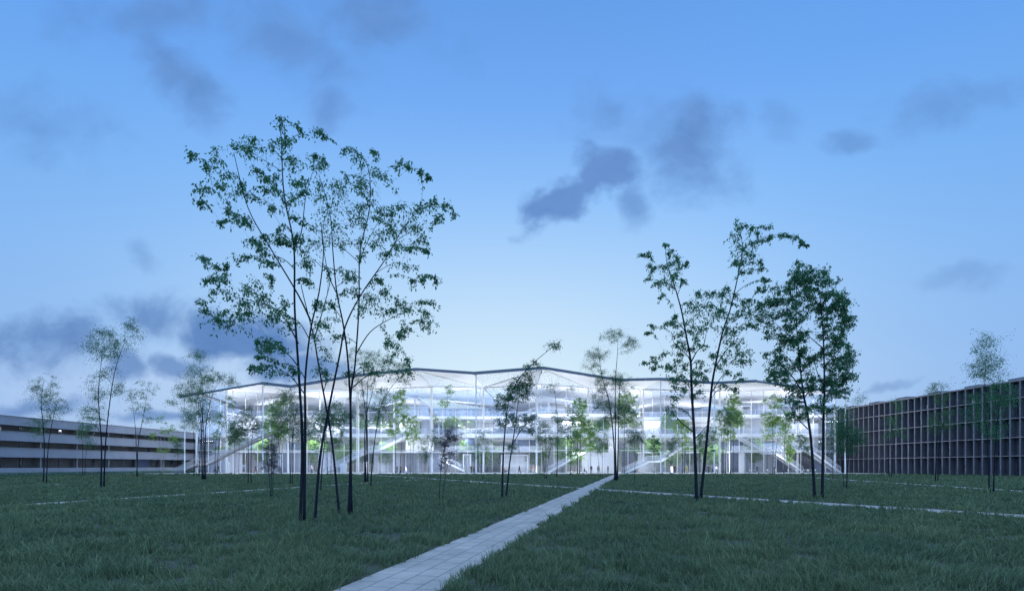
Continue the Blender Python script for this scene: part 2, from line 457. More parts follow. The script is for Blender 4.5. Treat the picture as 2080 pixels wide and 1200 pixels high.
path(-49.0, 2.0, 0.225, 1.0, 102.0, 0.75, 'distant paved footpath far out on the left lawn')
path(24.5, 2.0, 0.225, 1.0, 102.0, 0.75, 'distant paved footpath far out on the right lawn')

# ------------------------------------------------------------------ grass
def make_grass():
    rng = np.random.default_rng(7)
    XS, YS, HS = [], [], []
    def vnoise(x, y, sc, seed):
        r = np.random.default_rng(seed); out = np.zeros_like(x)
        for k in range(7):
            a = r.uniform(0, 2 * np.pi); f = sc * r.uniform(0.6, 1.9); ph = r.uniform(0, 6.28)
            out += np.sin((x * np.cos(a) + y * np.sin(a)) * f + ph + 1.3 * np.sin((y * np.cos(a) - x * np.sin(a)) * f * 0.7 + ph * 2))
        return out / 7
    y = 3.0
    while y < PLAZA_Y0 - 0.1:
        dy = max(0.5, y * 0.04)
        half = 0.97 * (y + dy) + 3.5
        dens = 270 if y < 8.0 else 270 * (8.0 / y) ** 1.6
        n = int(2 * half * dy * dens)
        xs = rng.uniform(-half, half, n); ys = rng.uniform(y, min(y + dy, PLAZA_Y0 - 0.05), n)
        XS.append(xs); YS.append(ys); y += dy
    x = np.concatenate(XS); y = np.concatenate(YS)
    keep = np.ones(len(x), bool)
    edge = np.zeros(len(x))
    for (px, py, dx, dy, ln, hw) in PATHS:
        rx, ry = x - px, y - py
        t = rx * dx + ry * dy; s = -rx * dy + ry * dx
        w = hw + 0.10 * vnoise(x, y, 2.3, 5) + rng.normal(0, 0.035, len(x)) - 0.02
        inside = (np.abs(s) < w) & (t > 0) & (t < ln)
        keep &= ~inside
    # bare patches
    pr = np.random.default_rng(21)
    for k in range(150):
        yy = 5 + 60 * pr.random() ** 1.8; xx = pr.uniform(-1, 1) * (yy + 2)
        a = pr.uniform(0.2, 0.5) * (1 + yy * 0.012); c = a * pr.uniform(0.35, 0.6)
        rr = ((x - xx) / a) ** 2 + ((y - yy) / c) ** 2
        keep &= ~((rr < 1.0) & (rng.random(len(x)) < 0.9))
    cl = vnoise(x, y, 2.4, 11) * 0.6 + vnoise(x, y, 7.0, 12) * 0.7
    keep &= rng.random(len(x)) < np.clip(0.80 + cl * 1.35, 0.10, 1.0)
    x = x[keep]; y = y[keep]; cl = cl[keep]
    # each point is a tuft: several blades leaning outwards from its heart
    per = 7
    n0 = len(x); th = rng.lognormal(0, 0.28, n0) * np.clip(1.05 + cl * 1.35, 0.4, 2.1)
    x = np.repeat(x, per); y = np.repeat(y, per); th = np.repeat(th, per); n = len(x)
    dist = np.sqrt(x * x + y * y); sc = np.clip(dist / 22.0, 1.0, 2.4)
    la = rng.uniform(0, 2 * np.pi, n)
    sp = np.abs(rng.normal(0, 0.024, n)) * sc
    x = x + np.cos(la) * sp; y = y + np.sin(la) * sp
    h = rng.uniform(0.055, 0.135, n) * th
    wd = np.maximum(0.0048, 0.00048 * dist) * rng.uniform(0.7, 1.3, n)
    az = rng.uniform(0, 2 * np.pi, n)
    lean = rng.uniform(0.2, 1.0, n) * h
    wind = np.sign(vnoise(x, y, 0.8, 3))
    lx = np.cos(la) * lean + 0.2 * h * wind; ly = np.sin(la) * lean
    wx, wy = np.cos(az) * wd, np.sin(az) * wd
    V = np.zeros((n, 5, 3), np.float32)
    V[:, 0] = np.stack([x - wx, y - wy, np.zeros(n)], 1); V[:, 1] = np.stack([x + wx, y + wy, np.zeros(n)], 1)
    mx, my = x + lx * 0.32, y + ly * 0.32
    V[:, 2] = np.stack([mx + wx * 0.75, my + wy * 0.75, h * 0.62], 1); V[:, 3] = np.stack([mx - wx * 0.75, my - wy * 0.75, h * 0.62], 1)
    V[:, 4] = np.stack([x + lx, y + ly, h * 0.98], 1)
    base = np.arange(n, dtype=np.int32)[:, None] * 5
    L = (base + np.array([[0, 1, 2, 3, 3, 2, 4]], np.int32)).ravel()
    S = np.tile(np.array([4, 3], np.int32), n)
    me = np_mesh('grass', V.reshape(-1, 3), L, S, M['grass'])
    o = link('grass', me)
    tag(o, 'dark green lawn of tufted grass with small bare patches', 'grass', kind='stuff')
    print('grass blades', n)
make_grass()

# ------------------------------------------------------------------ the glass building
GY = 121.0                                    # glass line
FY, CY = 108.0, 120.0                         # front edge of the roof, row of white columns
BX0, BX1 = XP(398, GY), XP(1702, GY)
YB = 166.0
bld = thing('glass_building', 'long white glass university hall glowing under a folded plate roof', 'building', (0, GY, 0))

FE = [(366, 808), (531, 780), (592, 787), (715, 766), (845, 752), (963, 760), (1102, 749), (1258, 774), (1342, 772), (1449, 780), (1537, 776), (1615, 787), (1726, 801)]
CE = [(400, 800), (460, 789), (585, 797), (728, 791), (877, 785), (982, 787), (1090, 780), (1195, 787), (1307, 790), (1462, 794), (1620, 791), (1696, 797)]
Fv = [P(px, py, FY) for px, py in FE]
Cv = [P(px, py, CY) for px, py in CE]
rr = random.Random(4)
R2 = []; R3 = []
for i in range(10):
    X = BX0 + (BX1 - BX0) * i / 9
    R2.append(Vector((X + (rr.uniform(-4, 4) if 0 < i < 9 else 0), 139 + rr.uniform(-3, 3), 17.2 + 2.6 * (i % 2) + rr.uniform(-0.7, 0.7))))
    R3.append(Vector((X, YB, 17.5 + 1.6 * ((i + 1) % 2) + rr.uniform(-0.4, 0.4))))
def panel(tri):
    b = MB(); tri = [Vector(t) for t in tri]
    n = (tri[1] - tri[0]).cross(tri[2] - tri[0])
    if n.z < 0: tri = [tri[0], tri[2], tri[1]]
    b.prism(tri, 0.28); b.build('roof_panel', M['soffit'], bld)
def louvre(tri, axis=0, step=0.42):
    """slats parallel to edge (axis, axis+1) filling the triangle"""
    a, c, d = Vector(tri[axis]), Vector(tri[(axis + 1) % 3]), Vector(tri[(axis + 2) % 3])
    e = (c - a); hgt = ((d - a) - e.normalized() * (d - a).dot(e.normalized())).length
    n = max(3, int(hgt / step)); b = MB()
    nn = e.cross(d - a).normalized()
    for k in range(n):
        t = (k + 0.5) / n
        p, q = a.lerp(d, t), c.lerp(d, t)
        b.bar(p, q, 0.19, 0.05, (0, 0.75, 0.55))
    for p, q in ((a, c), (c, d), (d, a)): b.bar(p, q, 0.18, 0.24)
    b.build('louvre_panel', M['soffit'], bld)
F, K = Fv, Cv
S1 = [('s', F[0], K[1], F[1]), ('l', F[0], K[0], K[1], 0), ('s', F[1], K[1], K[2]), ('l', F[1], K[2], F[2], 0), ('l', F[2], K[2], K[3], 0),
      ('l', F[2], K[3], F[3], 0), ('s', F[3], K[3], K[4]), ('s', F[3], K[4], F[4]), ('l', F[4], K[4], K[5], 0), ('s', F[4], K[5], F[5]),
      ('l', F[5], K[5], F[6], 0), ('l', F[6], K[5], K[6], 0), ('l', F[6], K[6], K[7], 0), ('s', F[6], K[7], F[7]), ('s', F[7], K[7], K[8]),
      ('s', F[7], K[8], F[8]), ('l', F[8], K[8], K[9], 0), ('s', F[8], K[9], F[9]), ('s', F[9], K[9], F[10]), ('s', F[10], K[9], K[10]),
      ('s', F[10], K[10], F[11]), ('l', F[11], K[10], K[11], 0), ('s', F[11], K[11], F[12])]
for t in S1:
    if t[0] == 's': panel(t[1:4])
    else: louvre(t[1:4], t[4])
def strip(A, B, seed, pl):
    r = random.Random(seed); i = j = 0
    while i < len(A) - 1 or j < len(B) - 1:
        if j == len(B) - 1 or (i < len(A) - 1 and A[i + 1].x < B[j + 1].x): tri = (A[i], B[j], A[i + 1]); i += 1
        else: tri = (A[i], B[j], B[j + 1]); j += 1
        if r.random() < pl: louvre(tri, 0, 0.8)
        else: panel(tri)
strip(Cv, R2, 3, 0.28); strip(R2, R3, 5, 0.2)
# fascia round the roof edge
b = MB()
edge = [R3[0], R2[0], Cv[0]] + Fv + [Cv[-1], R2[-1], R3[-1]]
for k, (p, q) in enumerate(zip(edge[:-1], edge[1:])):
    hh = 0.38 if k in (3, 13, 14) else 0.52
    b.bar(p + Vector((0, -0.02, hh / 2 - 0.02)), q + Vector((0, -0.02, hh / 2 - 0.02)), 0.30, hh)
b.build('fascia', M['fascia'], bld)

def lineZ(pts, x):
    for p, q in zip(pts[:-1], pts[1:]):
        if p.x <= x <= q.x: return p.z + (q.z - p.z) * (x - p.x) / max(1e-6, q.x - p.x)
    return pts[0].z if x < pts[0].x else pts[-1].z
def column(x, y, z1, r, mat):
    b = MB(); b.lathe([(r * 1.9, 0.06), (r * 1.9, 0.10), (r, 0.12), (r, z1 - 0.1), (r * 1.6, z1)], 14, x, y)
    b.build('column', M[mat], bld, True)
for px in (375, 534, 967, 1342, 1451, 1717):
    x = XP(px, FY + 0.6); column(x, FY + 0.6, lineZ(Fv, x) + 0.02, 0.125, 'white')
for px in (1089.5,): column(XP(px, 112), 112, 18.6, 0.10, 'white')
for v in Cv: column(v.x, v.y, v.z, 0.20, 'white')
for px in (1482, 1150, 650, 800): column(XP(px, 127), 127, 18.0, 0.14, 'white')
for v in R2[1:-1:2]: column(v.x, v.y, v.z, 0.15, 'white')

# glazing: one pane and one mullion to each bay
nb = 52; bw = (BX1 - BX0) / nb
for i in range(nb):
    x0 = BX0 + i * bw; x1 = x0 + bw; z1 = min(lineZ(Cv, x0), lineZ(Cv, x1)) - 0.12
    b = MB(); b.box(x0 + 0.045, x1 - 0.045, GY, GY + 0.03, 0.1, z1); b.build('glass_pane', M['glass'], bld)
    b = MB(); b.box(x0 - 0.04, x0 + 0.04, GY - 0.09, GY + 0.09, 0.06, z1); b.build('mullion', M['white'], bld)
b = MB(); b.box(BX0, BX1, GY - 0.07, GY + 0.07, 5.02, 5.12); b.box(BX0, BX1, GY - 0.07, GY + 0.07, 0.06, 0.14); b.build('transom', M['white'], bld)
for sx in (BX0, BX1):
    for k in range(9):
        y0 = GY + 0.1 + k * 4.95
        b = MB(); b.box(sx - 0.015, sx + 0.015, y0 + 0.05, y0 + 4.9, 0.1, 16.8); b.build('side_pane', M['glass'], bld)
# back wall
b = MB(); b.box(BX0, BX1, YB - 0.5, YB - 0.2, 0.06, 19.2); b.build('back_wall', M['white2'], bld)

# floors with lit white edges and glass balustrades
def slab(px0, px1, y0, y1, ztop, th, rail=True):
    x0, x1 = XP(px0, y0), XP(px1, y0)
    b = MB(); b.box(x0, x1, y0, y1, ztop - th, ztop); o = b.build('floor_slab', M['white'], bld)
    if rail:
        b = MB(); b.box(x0 + 0.1, x1 - 0.1, y0 + 0.10, y0 + 0.13, ztop + 0.05, ztop + 1.1); b.build('balustrade', M['rail_glass'], o)
        b = MB(); b.box(x0 + 0.1, x1 - 0.1, y0 + 0.09, y0 + 0.14, ztop + 1.1, ztop + 1.14)
        n = int((x1 - x0) / 1.6)
        for k in range(n + 1):
            xx = x0 + 0.15 + (x1 - x0 - 0.3) * k / n
            b.box(xx - 0.02, xx + 0.02, y0 + 0.06, y0 + 0.09, ztop, ztop + 1.1)
        b.build('handrail', M['white'], o)
slab(402, 560, 124.0, 160, 9.0, 0.75); slab(600, 1330, 123.4, 160, 9.0, 0.75); slab(1336, 1698, 124.0, 160, 9.0, 0.75)
slab(452, 690, 128.0, 160, 13.5, 0.65); slab(800, 1050, 127.5, 160, 13.3, 0.6); slab(1092, 1300, 125.5, 160, 13.7, 0.7)
slab(1306, 1500, 129.0, 160, 13.3, 0.6); slab(1504, 1696, 126.0, 160, 13.6, 0.65)
slab(430, 640, 127, 146, 5.1, 0.32, False); slab(716, 890, 126, 146, 5.0, 0.32, False); slab(905, 1100, 128, 146, 5.2, 0.32)
slab(1300, 1480, 129, 146, 5.0, 0.32, False); slab(1486, 1696, 126, 146, 5.1, 0.32)
slab(1003, 1100, 132, 150, 11.2, 0.4); slab(640, 790, 134, 150, 11.3, 0.4)

# inner walls: pixel range, depth, height range, look
def wall(px0, px1, y, z0, z1, mat, depth=0.3, name='inner_wall'):
    b = MB(); b.box(XP(px0, y), XP(px1, y), y, y + depth, z0, z1); return b.build(name, M[mat], bld)
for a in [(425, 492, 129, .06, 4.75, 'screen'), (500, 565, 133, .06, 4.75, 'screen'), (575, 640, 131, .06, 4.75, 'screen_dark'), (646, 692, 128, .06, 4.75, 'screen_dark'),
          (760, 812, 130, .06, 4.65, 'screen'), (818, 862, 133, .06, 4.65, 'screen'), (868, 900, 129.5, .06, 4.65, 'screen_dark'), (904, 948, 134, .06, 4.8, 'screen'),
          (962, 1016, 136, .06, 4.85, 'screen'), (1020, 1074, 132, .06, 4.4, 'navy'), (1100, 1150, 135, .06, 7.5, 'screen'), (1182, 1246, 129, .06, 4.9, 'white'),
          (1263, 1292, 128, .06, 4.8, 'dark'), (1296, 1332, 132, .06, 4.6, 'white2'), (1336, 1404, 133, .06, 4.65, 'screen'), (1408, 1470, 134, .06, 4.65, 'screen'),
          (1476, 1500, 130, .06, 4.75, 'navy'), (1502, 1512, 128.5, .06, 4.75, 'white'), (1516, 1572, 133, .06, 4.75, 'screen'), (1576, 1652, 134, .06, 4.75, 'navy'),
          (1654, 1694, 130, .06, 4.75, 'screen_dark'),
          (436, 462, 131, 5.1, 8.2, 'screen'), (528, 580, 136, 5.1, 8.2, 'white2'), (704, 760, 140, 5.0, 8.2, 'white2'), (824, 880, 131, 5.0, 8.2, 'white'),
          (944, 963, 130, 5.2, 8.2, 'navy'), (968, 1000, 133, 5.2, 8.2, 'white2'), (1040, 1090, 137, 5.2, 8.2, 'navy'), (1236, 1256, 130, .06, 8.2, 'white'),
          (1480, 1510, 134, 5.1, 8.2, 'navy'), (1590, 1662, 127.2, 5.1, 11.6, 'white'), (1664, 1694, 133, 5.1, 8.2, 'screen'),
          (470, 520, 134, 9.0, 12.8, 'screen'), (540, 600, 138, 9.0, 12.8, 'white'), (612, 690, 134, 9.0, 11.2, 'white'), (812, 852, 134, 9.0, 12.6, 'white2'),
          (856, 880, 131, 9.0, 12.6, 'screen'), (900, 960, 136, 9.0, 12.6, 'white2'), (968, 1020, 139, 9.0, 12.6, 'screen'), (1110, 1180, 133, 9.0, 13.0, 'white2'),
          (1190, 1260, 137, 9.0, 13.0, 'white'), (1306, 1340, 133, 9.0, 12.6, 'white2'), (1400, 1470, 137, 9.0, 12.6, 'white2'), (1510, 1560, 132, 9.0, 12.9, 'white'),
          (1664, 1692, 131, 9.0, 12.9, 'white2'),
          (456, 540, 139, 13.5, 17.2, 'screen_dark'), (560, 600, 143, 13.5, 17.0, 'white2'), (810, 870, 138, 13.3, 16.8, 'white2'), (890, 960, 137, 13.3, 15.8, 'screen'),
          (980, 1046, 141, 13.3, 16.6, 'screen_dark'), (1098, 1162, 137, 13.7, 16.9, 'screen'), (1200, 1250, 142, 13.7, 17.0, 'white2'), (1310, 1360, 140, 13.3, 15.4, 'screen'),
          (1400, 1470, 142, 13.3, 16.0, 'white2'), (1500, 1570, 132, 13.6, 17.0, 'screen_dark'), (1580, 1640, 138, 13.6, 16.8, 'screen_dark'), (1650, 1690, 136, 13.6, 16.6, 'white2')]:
    wall(*a)
# white rooms standing on the floors: window frames cut as real openings
def room(px0, px1, y, z0, z1, depth=5.0):
    x0, x1 = XP(px0, y), XP(px1, y); b = MB(); t = 0.3
    b.box(x0, x1, y, y + depth, z1 - t, z1); b.box(x0, x0 + t, y, y + depth, z0, z1 - t); b.box(x1 - t, x1, y, y + depth, z0, z1 - t)
    b.box(x0 + t, x1 - t, y + depth - t, y + depth, z0, z1 - t)
    b.build('white_room', M['white'], bld)
room(1114, 1162, 129, 13.7, 16.9); room(1506, 1526, 128.6, 13.6, 16.0, 3.0); room(1018, 1073, 129.5, .06, 4.3, 2.2); room(940, 957, 127.5, .06, 4.4, 2.0)
room(560, 640, 131, 9.0, 11.6); room(1390, 1460, 131, 9.0, 11.4); room(890, 930, 130, 9.0, 11.8)
# frames across the dark ground-floor window
b = MB(); x0, x1 = XP(1018, 129.4), XP(1073, 129.4)
for k in range(6): xx = x0 + (x1 - x0) * k / 5; b.box(xx - 0.06, xx + 0.06, 129.25, 129.4, 0.06, 4.3)
b.box(x0, x1, 129.27, 129.38, 1.75, 1.83); b.build('window_frame', M['white'], bld)
# low reception block and terrace walls under the canopy
wall(691, 702, 122.6, .06, 2.2, 'white', 1.2); wall(738, 745, 123.2, .06, 2.6, 'white', 1.0); wall(430, 464, 123, .06, 2.6, 'screen', 0.4)

# stairs
def stair(pts, y, width=2.2, mat='white2', rail=True):
    """flights and landings between photo-measured heights; treads climb in real steps"""
    tr = MB(); sg = MB(); hr = MB(); gl = MB()
    Q = [P(px, py, y) for px, py in pts]
    for p, q in zip(Q[:-1], Q[1:]):
        d = q - p
        n = max(1, int(abs(d.z) / 0.17))
        if n > 1:
            for k in range(n):
                xa = p.x + d.x * k / n; xb = p.x + d.x * (k + 1) / n; z = p.z + d.z * (k + (1 if d.z > 0 else 0)) / n
                tr.box(min(xa, xb), max(xa, xb), y + 0.08, y + width - 0.08, z - 0.09, z - 0.03)
        else:
            tr.box(min(p.x, q.x), max(p.x, q.x), y + 0.08, y + width - 0.08, p.z - 0.16, p.z - 0.03)
        for yy in (y + 0.04, y + width - 0.04):
            off = Vector((0, yy - y, -0.16)); sg.bar(p + off, q + off, 0.08, 0.42)
        for yy in (y + 0.03, y + width - 0.03):
            off = Vector((0, yy - y, 1.05)); hr.bar(p + off, q + off, 0.06, 0.06)
            off = Vector((0, yy - y, 0.65)); hr.bar(p + off, q + off, 0.03, 0.03)
            m = max(2, int(d.length / 1.3))
            for k in range(m + 1):
                c = p.lerp(q, k / m) + Vector((0, yy - y, 0)); hr.box(c.x - 0.02, c.x + 0.02, c.y - 0.02, c.y + 0.02, c.z - 0.05, c.z + 1.05)
        i = len(gl.v)
        a, c = p + Vector((0, 0.05, 0.08)), q + Vector((0, 0.05, 0.08))
        u = Vector((0, 0, 0.92)); t = Vector((0, 0.015, 0))
        pts8 = [a, c, c + u, a + u, a + t, c + t, c + u + t, a + u + t]
        gl.v += [tuple(v) for v in pts8]
        gl.f += [tuple(i + k for k in f) for f in ((0, 1, 2, 3), (7, 6, 5, 4), (0, 4, 5, 1), (1, 5, 6, 2), (2, 6, 7, 3), (3, 7, 4, 0))]
    o = tr.build('staircase', M[mat], bld); sg.build('stringer', M[mat], o)
    if rail: hr.build('handrail', M[mat], o); gl.build('balustrade', M['rail_glass'], o)
stair([(352, 961), (395, 942), (420, 940), (467, 914), (547, 878)], 114.5, mat='grey')
stair([(655, 960), (745, 914), (766, 914), (833, 879)], 123.0)
stair([(1112, 959), (1216, 900)], 124.5, 3.4, 'white')
stair([(1266, 961), (1318, 936), (1343, 935), (1388, 906), (1407, 905), (1456, 876)], 115.5)
stair([(1496, 881), (1557, 919), (1575, 919), (1632, 957)], 125.0)
stair([(1585, 892), (1622, 915), (1648, 914), (1708, 958)], 117.0, mat='white2')
stair([(1006, 866), (1090, 835), (1128, 835)], 126.0, 2.4, 'white')
stair([(460, 838), (492, 842), (522, 858)], 126.0, mat='white')
stair([(896, 932), (945, 956)], 126.5, 2.6, 'white')

# hall lamps and added light strips, each a housing with its lamp
def lamp(x, y, z, sx, sy, watt, up=False, tilt=0.0):
    b = MB(); dz = -0.05 if up else 0.05
    b.box(x - sx / 2, x + sx / 2, y - sy / 2, y + sy / 2, z + dz - 0.04, z + dz + 0.04)
    b.build('lamp_housing', M['white2'], bld)
    l = bpy.data.lights.new('hall_or_added_lamp', 'AREA'); l.shape = 'RECTANGLE'; l.size = sx; l.size_y = sy
    l.energy = watt * LIGHT_GAIN; l.color = (0.90, 0.93, 1.0)
    o = bpy.data.objects.new('hall_or_added_lamp', l); C.objects.link(o); o.location = (x, y, z)
    o.rotation_euler = (math.radians(180 + tilt) if up else math.radians(tilt), 0, 0)
def added_uplight(x, y, watt):  # invented fitting: low housing with an upward lamp
    b = MB(); b.lathe([(0.16, 0.06), (0.20, 0.08), (0.20, 0.20), (0.17, 0.22)], 12, x, y); b.build('added_uplight', M['grey'], bld)
    l = bpy.data.lights.new('added_plaza_lamp', 'AREA'); l.shape = 'DISK'; l.size = 0.32; l.energy = watt * LIGHT_GAIN; l.color = (0.92, 0.95, 1.0)
    o = bpy.data.objects.new('added_plaza_lamp', l); C.objects.link(o); o.location = (x, y, 0.235); o.rotation_euler = (math.radians(180), 0, 0)
for i in range(9):
    x = BX0 + (BX1 - BX0) * (i + 0.5) / 9
    lamp(x, 129, 8.12, 9, 0.8, 1050); lamp(x, 144, 8.12, 9, 0.8, 900)      # under the first floor
    lamp(x, 133, 12.45, 9, 0.8, 1000)                                         # under the second floor
    lamp(x, 130.5, 14.6, 9, 0.8, 240, True, -14)                              # uplights washing the folded ceiling
    lamp(x, 146, 15.2, 9, 0.8, 420, True)
    lamp(x, 124.2, 4.75, 7, 0.5, 330)                                          # under the mezzanine
# canopy uplights on the plaza edge of the first floor, washing the soffit outside the glass
for i in range(8):
    x = BX0 + (BX1 - BX0) * (i + 0.5) / 8
    lamp(x, 122.6, 9.6, 8, 0.4, 1600, True, 22)
    lamp(x + 5, 121.9, 16.8, 8, 0.25, 700, False, 14)                          # added strips inside the glass to brighten the floor edges
    lamp(x, 121.45, 5.25, 8, 0.2, 420, True, -34)                              # added strips along the transom to whiten the first floor edge
    for dx in (-4.4, 4.4): added_uplight(x + dx, 110.6, 430)                          # added under the canopy to brighten trees and soffit from below

# ------------------------------------------------------------------ neighbouring buildings
def left_building():
    root = thing('banded_building', 'grey office block with stacked pale bands and dark strip windows on the left', 'building', (-78, 110, 0))
    def X(y): return -77.7 + 0.08 * (y - 110)
    y0, y1 = 66.0, 152.0
    def slabp(off0, off1, z0, z1, name, mat, ya=y0, yb=y1):
        b = MB(); a, c = X(ya), X(yb)
        tri = [(a + off1, ya, z0), (c + off1, yb, z0), (c + off0, yb, z0), (a + off0, ya, z0)]
        b.prism([tri[3], tri[0], tri[1], tri[2]][::1], z1 - z0); return b.build(name, M[mat], root)
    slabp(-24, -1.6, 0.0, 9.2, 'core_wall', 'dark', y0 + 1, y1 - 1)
    for z0, z1 in ((3.0, 4.5), (5.6, 7.1), (8.1, 9.5)):
        slabp(-24, 0, z0, z1, 'parapet_band', 'band'); slabp(-23, 0.12, z1, z1 + 0.08, 'coping', 'slabline')
    slabp(-24, 0.05, 0.0, 1.3, 'plinth', 'band')
    for k in range(24):
        yy = y0 + 2 + k * 3.5
        for z0, z1 in ((1.3, 3.0), (4.58, 5.6), (7.18, 8.1)):
            b = MB(); b.box(X(yy) - 1.75, X(yy) - 1.55, yy, yy + 3.1, z0 + 0.05, z1 - 0.03); b.build('window', M['window'], root)
    for k in range(12):
        b = MB(); yy = y0 + 5 + k * 7; b.box(X(yy) - 1.2, X(yy) - 0.9, yy - 0.15, yy + 0.15, 1.3, 8.1)
        b.build('pier', M['grey'], root)
    b = MB(); b.box(X(116) - 1.5, X(116) - 1.3, 113.4, 117.4, 1.3, 3.0); b.build('door', M['navy'], root)
    hb = thing('low_hedge', 'low clipped hedge along the foot of the banded block', 'hedge', (-76, 110, 0))
    rng = np.random.default_rng(3); n = 26000
    y = rng.uniform(70, 148, n); x = -76.6 + 0.08 * (y - 110) + rng.uniform(0, 0.9, n); z = rng.uniform(0.05, 0.62, n)
    leaf_cloud('crown', np.stack([x, y, z], 1), rng, 0.12, M['leaf'], hb)
def leaf_cloud(name, pos, rng, ln, mat, parent, hang=0.6, out=None):
    """one mesh of folded leaf blades, one to each position"""
    n = len(pos)
    d = rng.normal(0, 1, (n, 3)); d /= np.linalg.norm(d, axis=1, keepdims=True) + 1e-9
    d[:, 2] -= hang * 1.6
    d /= np.linalg.norm(d, axis=1, keepdims=True) + 1e-9
    r = rng.normal(0, 1, (n, 3)); s = np.cross(d, r); s /= np.linalg.norm(s, axis=1, keepdims=True) + 1e-9
    nrm = np.cross(d, s)
    L = (ln * rng.uniform(0.6, 1.25, n))[:, None]; Wd = L * 0.23
    V = np.zeros((n, 4, 3), np.float32)
    V[:, 0] = pos; V[:, 1] = pos + d * L * 0.42 + s * Wd + nrm * L * 0.05; V[:, 2] = pos + d * L - nrm * L * 0.08; V[:, 3] = pos + d * L * 0.42 - s * Wd + nrm * L * 0.05
    base = np.arange(n, dtype=np.int32)[:, None] * 4
    Lp = (base + np.array([[0, 1, 2, 3]], np.int32)).ravel()
    me = np_mesh(name, V.reshape(-1, 3), Lp, np.full(n, 4, np.int32), mat)
    return link(name, me, parent)
left_building()

def right_building():
    root = thing('finned_building', 'five storey brown block with tall vertical fins on the right', 'building', (78, 110, 0))
    def X(y): return 77.7 - 0.031 * (y - 110)
    y0, y1 = 74.0, 142.0; levels = [0.06, 3.2, 6.1, 9.1, 12.2, 14.9]
    b = MB(); b.prism([(X(y0) + 0.9, y0, 0.0), (X(y0) + 22, y0, 0.0), (X(y1) + 22, y1, 0.0), (X(y1) + 0.9, y1, 0.0)], 14.7); b.build('core_wall', M['fin'], root)
    for z in levels[1:5]:
        b = MB(); b.prism([(X(y0) - 0.04, y0, z - 0.11), (X(y0) + 0.92, y0, z - 0.11), (X(y1) + 0.92, y1, z - 0.07), (X(y1) - 0.04, y1, z - 0.07)], 0.13); b.build('floor_band', M['slabline'], root)
    b = MB(); b.prism([(X(y0) - 0.08, y0 - 0.05, 14.75), (X(y0) + 22, y0 - 0.05, 14.75), (X(y1) + 22, y1, 14.75), (X(y1) - 0.08, y1, 14.75)], 0.22); rf = b.build('roof', M['slabline'], root)
    for k in range(7):
        yy = 84 + k * 8.1; b = MB(); b.box(X(yy) + 1.2, X(yy) + 3.4, yy, yy + 3.0, 14.97, 15.5); b.build('roof_unit', M['slabline'], rf)
    nbay = 42; bay = (y1 - y0) / nbay; rng = random.Random(9); wins = []; blinds = []
    for i in range(nbay):
        ya = y0 + i * bay; x = X(ya)
        b = MB(); b.box(x + 0.06, x + 0.88, ya - 0.11, ya + 0.11, 0.05, 14.7); fo = b.build('fin', M['fin'], root)
        b = MB(); b.box(x, x + 0.06, ya - 0.12, ya + 0.12, 0.05, 14.75); b.build('fin_edge', M['fin_edge'], fo)
        for s in range(5):
            z0, z1 = levels[s] + 0.12, levels[s + 1] - 0.12
            o0 = 0.2 if (i + s) % 3 else 0.6
            wins.append((ya, x, ya + o0, ya + o0 + 0.75, z0, z1))
            if s == 4 and rng.random() < 0.45: blinds.append((x, ya + o0 + 0.05, ya + o0 + 0.6, z0 + 0.1, z0 + 0.9))
    wins.sort(key=lambda w: w[0])
    vis = [w for w in wins if w[0] > 78][:100]; rest = [w for w in wins if w not in vis]
    for w in vis:
        b = MB(); b.box(w[1] + 0.8, w[1] + 0.93, w[2], w[3], w[4], w[5]); b.build('window', M['window'], root)
    b = MB()
    for w in rest: b.box(w[1] + 0.8, w[1] + 0.93, w[2], w[3], w[4], w[5])
    tag(b.build('window', M['window'], root), kind='stuff')
    for q in blinds:
        b = MB(); b.box(q[0] + 0.74, q[0] + 0.78, q[1], q[2], q[3], q[4]); b.build('blind', M['white'], root)
right_building()

# ------------------------------------------------------------------ trees
SKIN = {}
def bez(pts, n=5):
    """smooth polyline through pts (Catmull-Rom)"""
    out = []; k = len(pts)
    for i in range(k - 1):
        p0, p1, p2, p3 = pts[max(i - 1, 0)], pts[i], pts[i + 1], pts[min(i + 2, k - 1)]
        for j in range(n):
            t = j / n; t2, t3 = t * t, t * t * t
            out.append(0.5 * ((2 * p1) + (p2 - p0) * t + (2 * p0 - 5 * p1 + 4 * p2 - p3) * t2 + (3 * p1 - p0 - 3 * p2 + p3) * t3))
    out.append(pts[-1]); return out

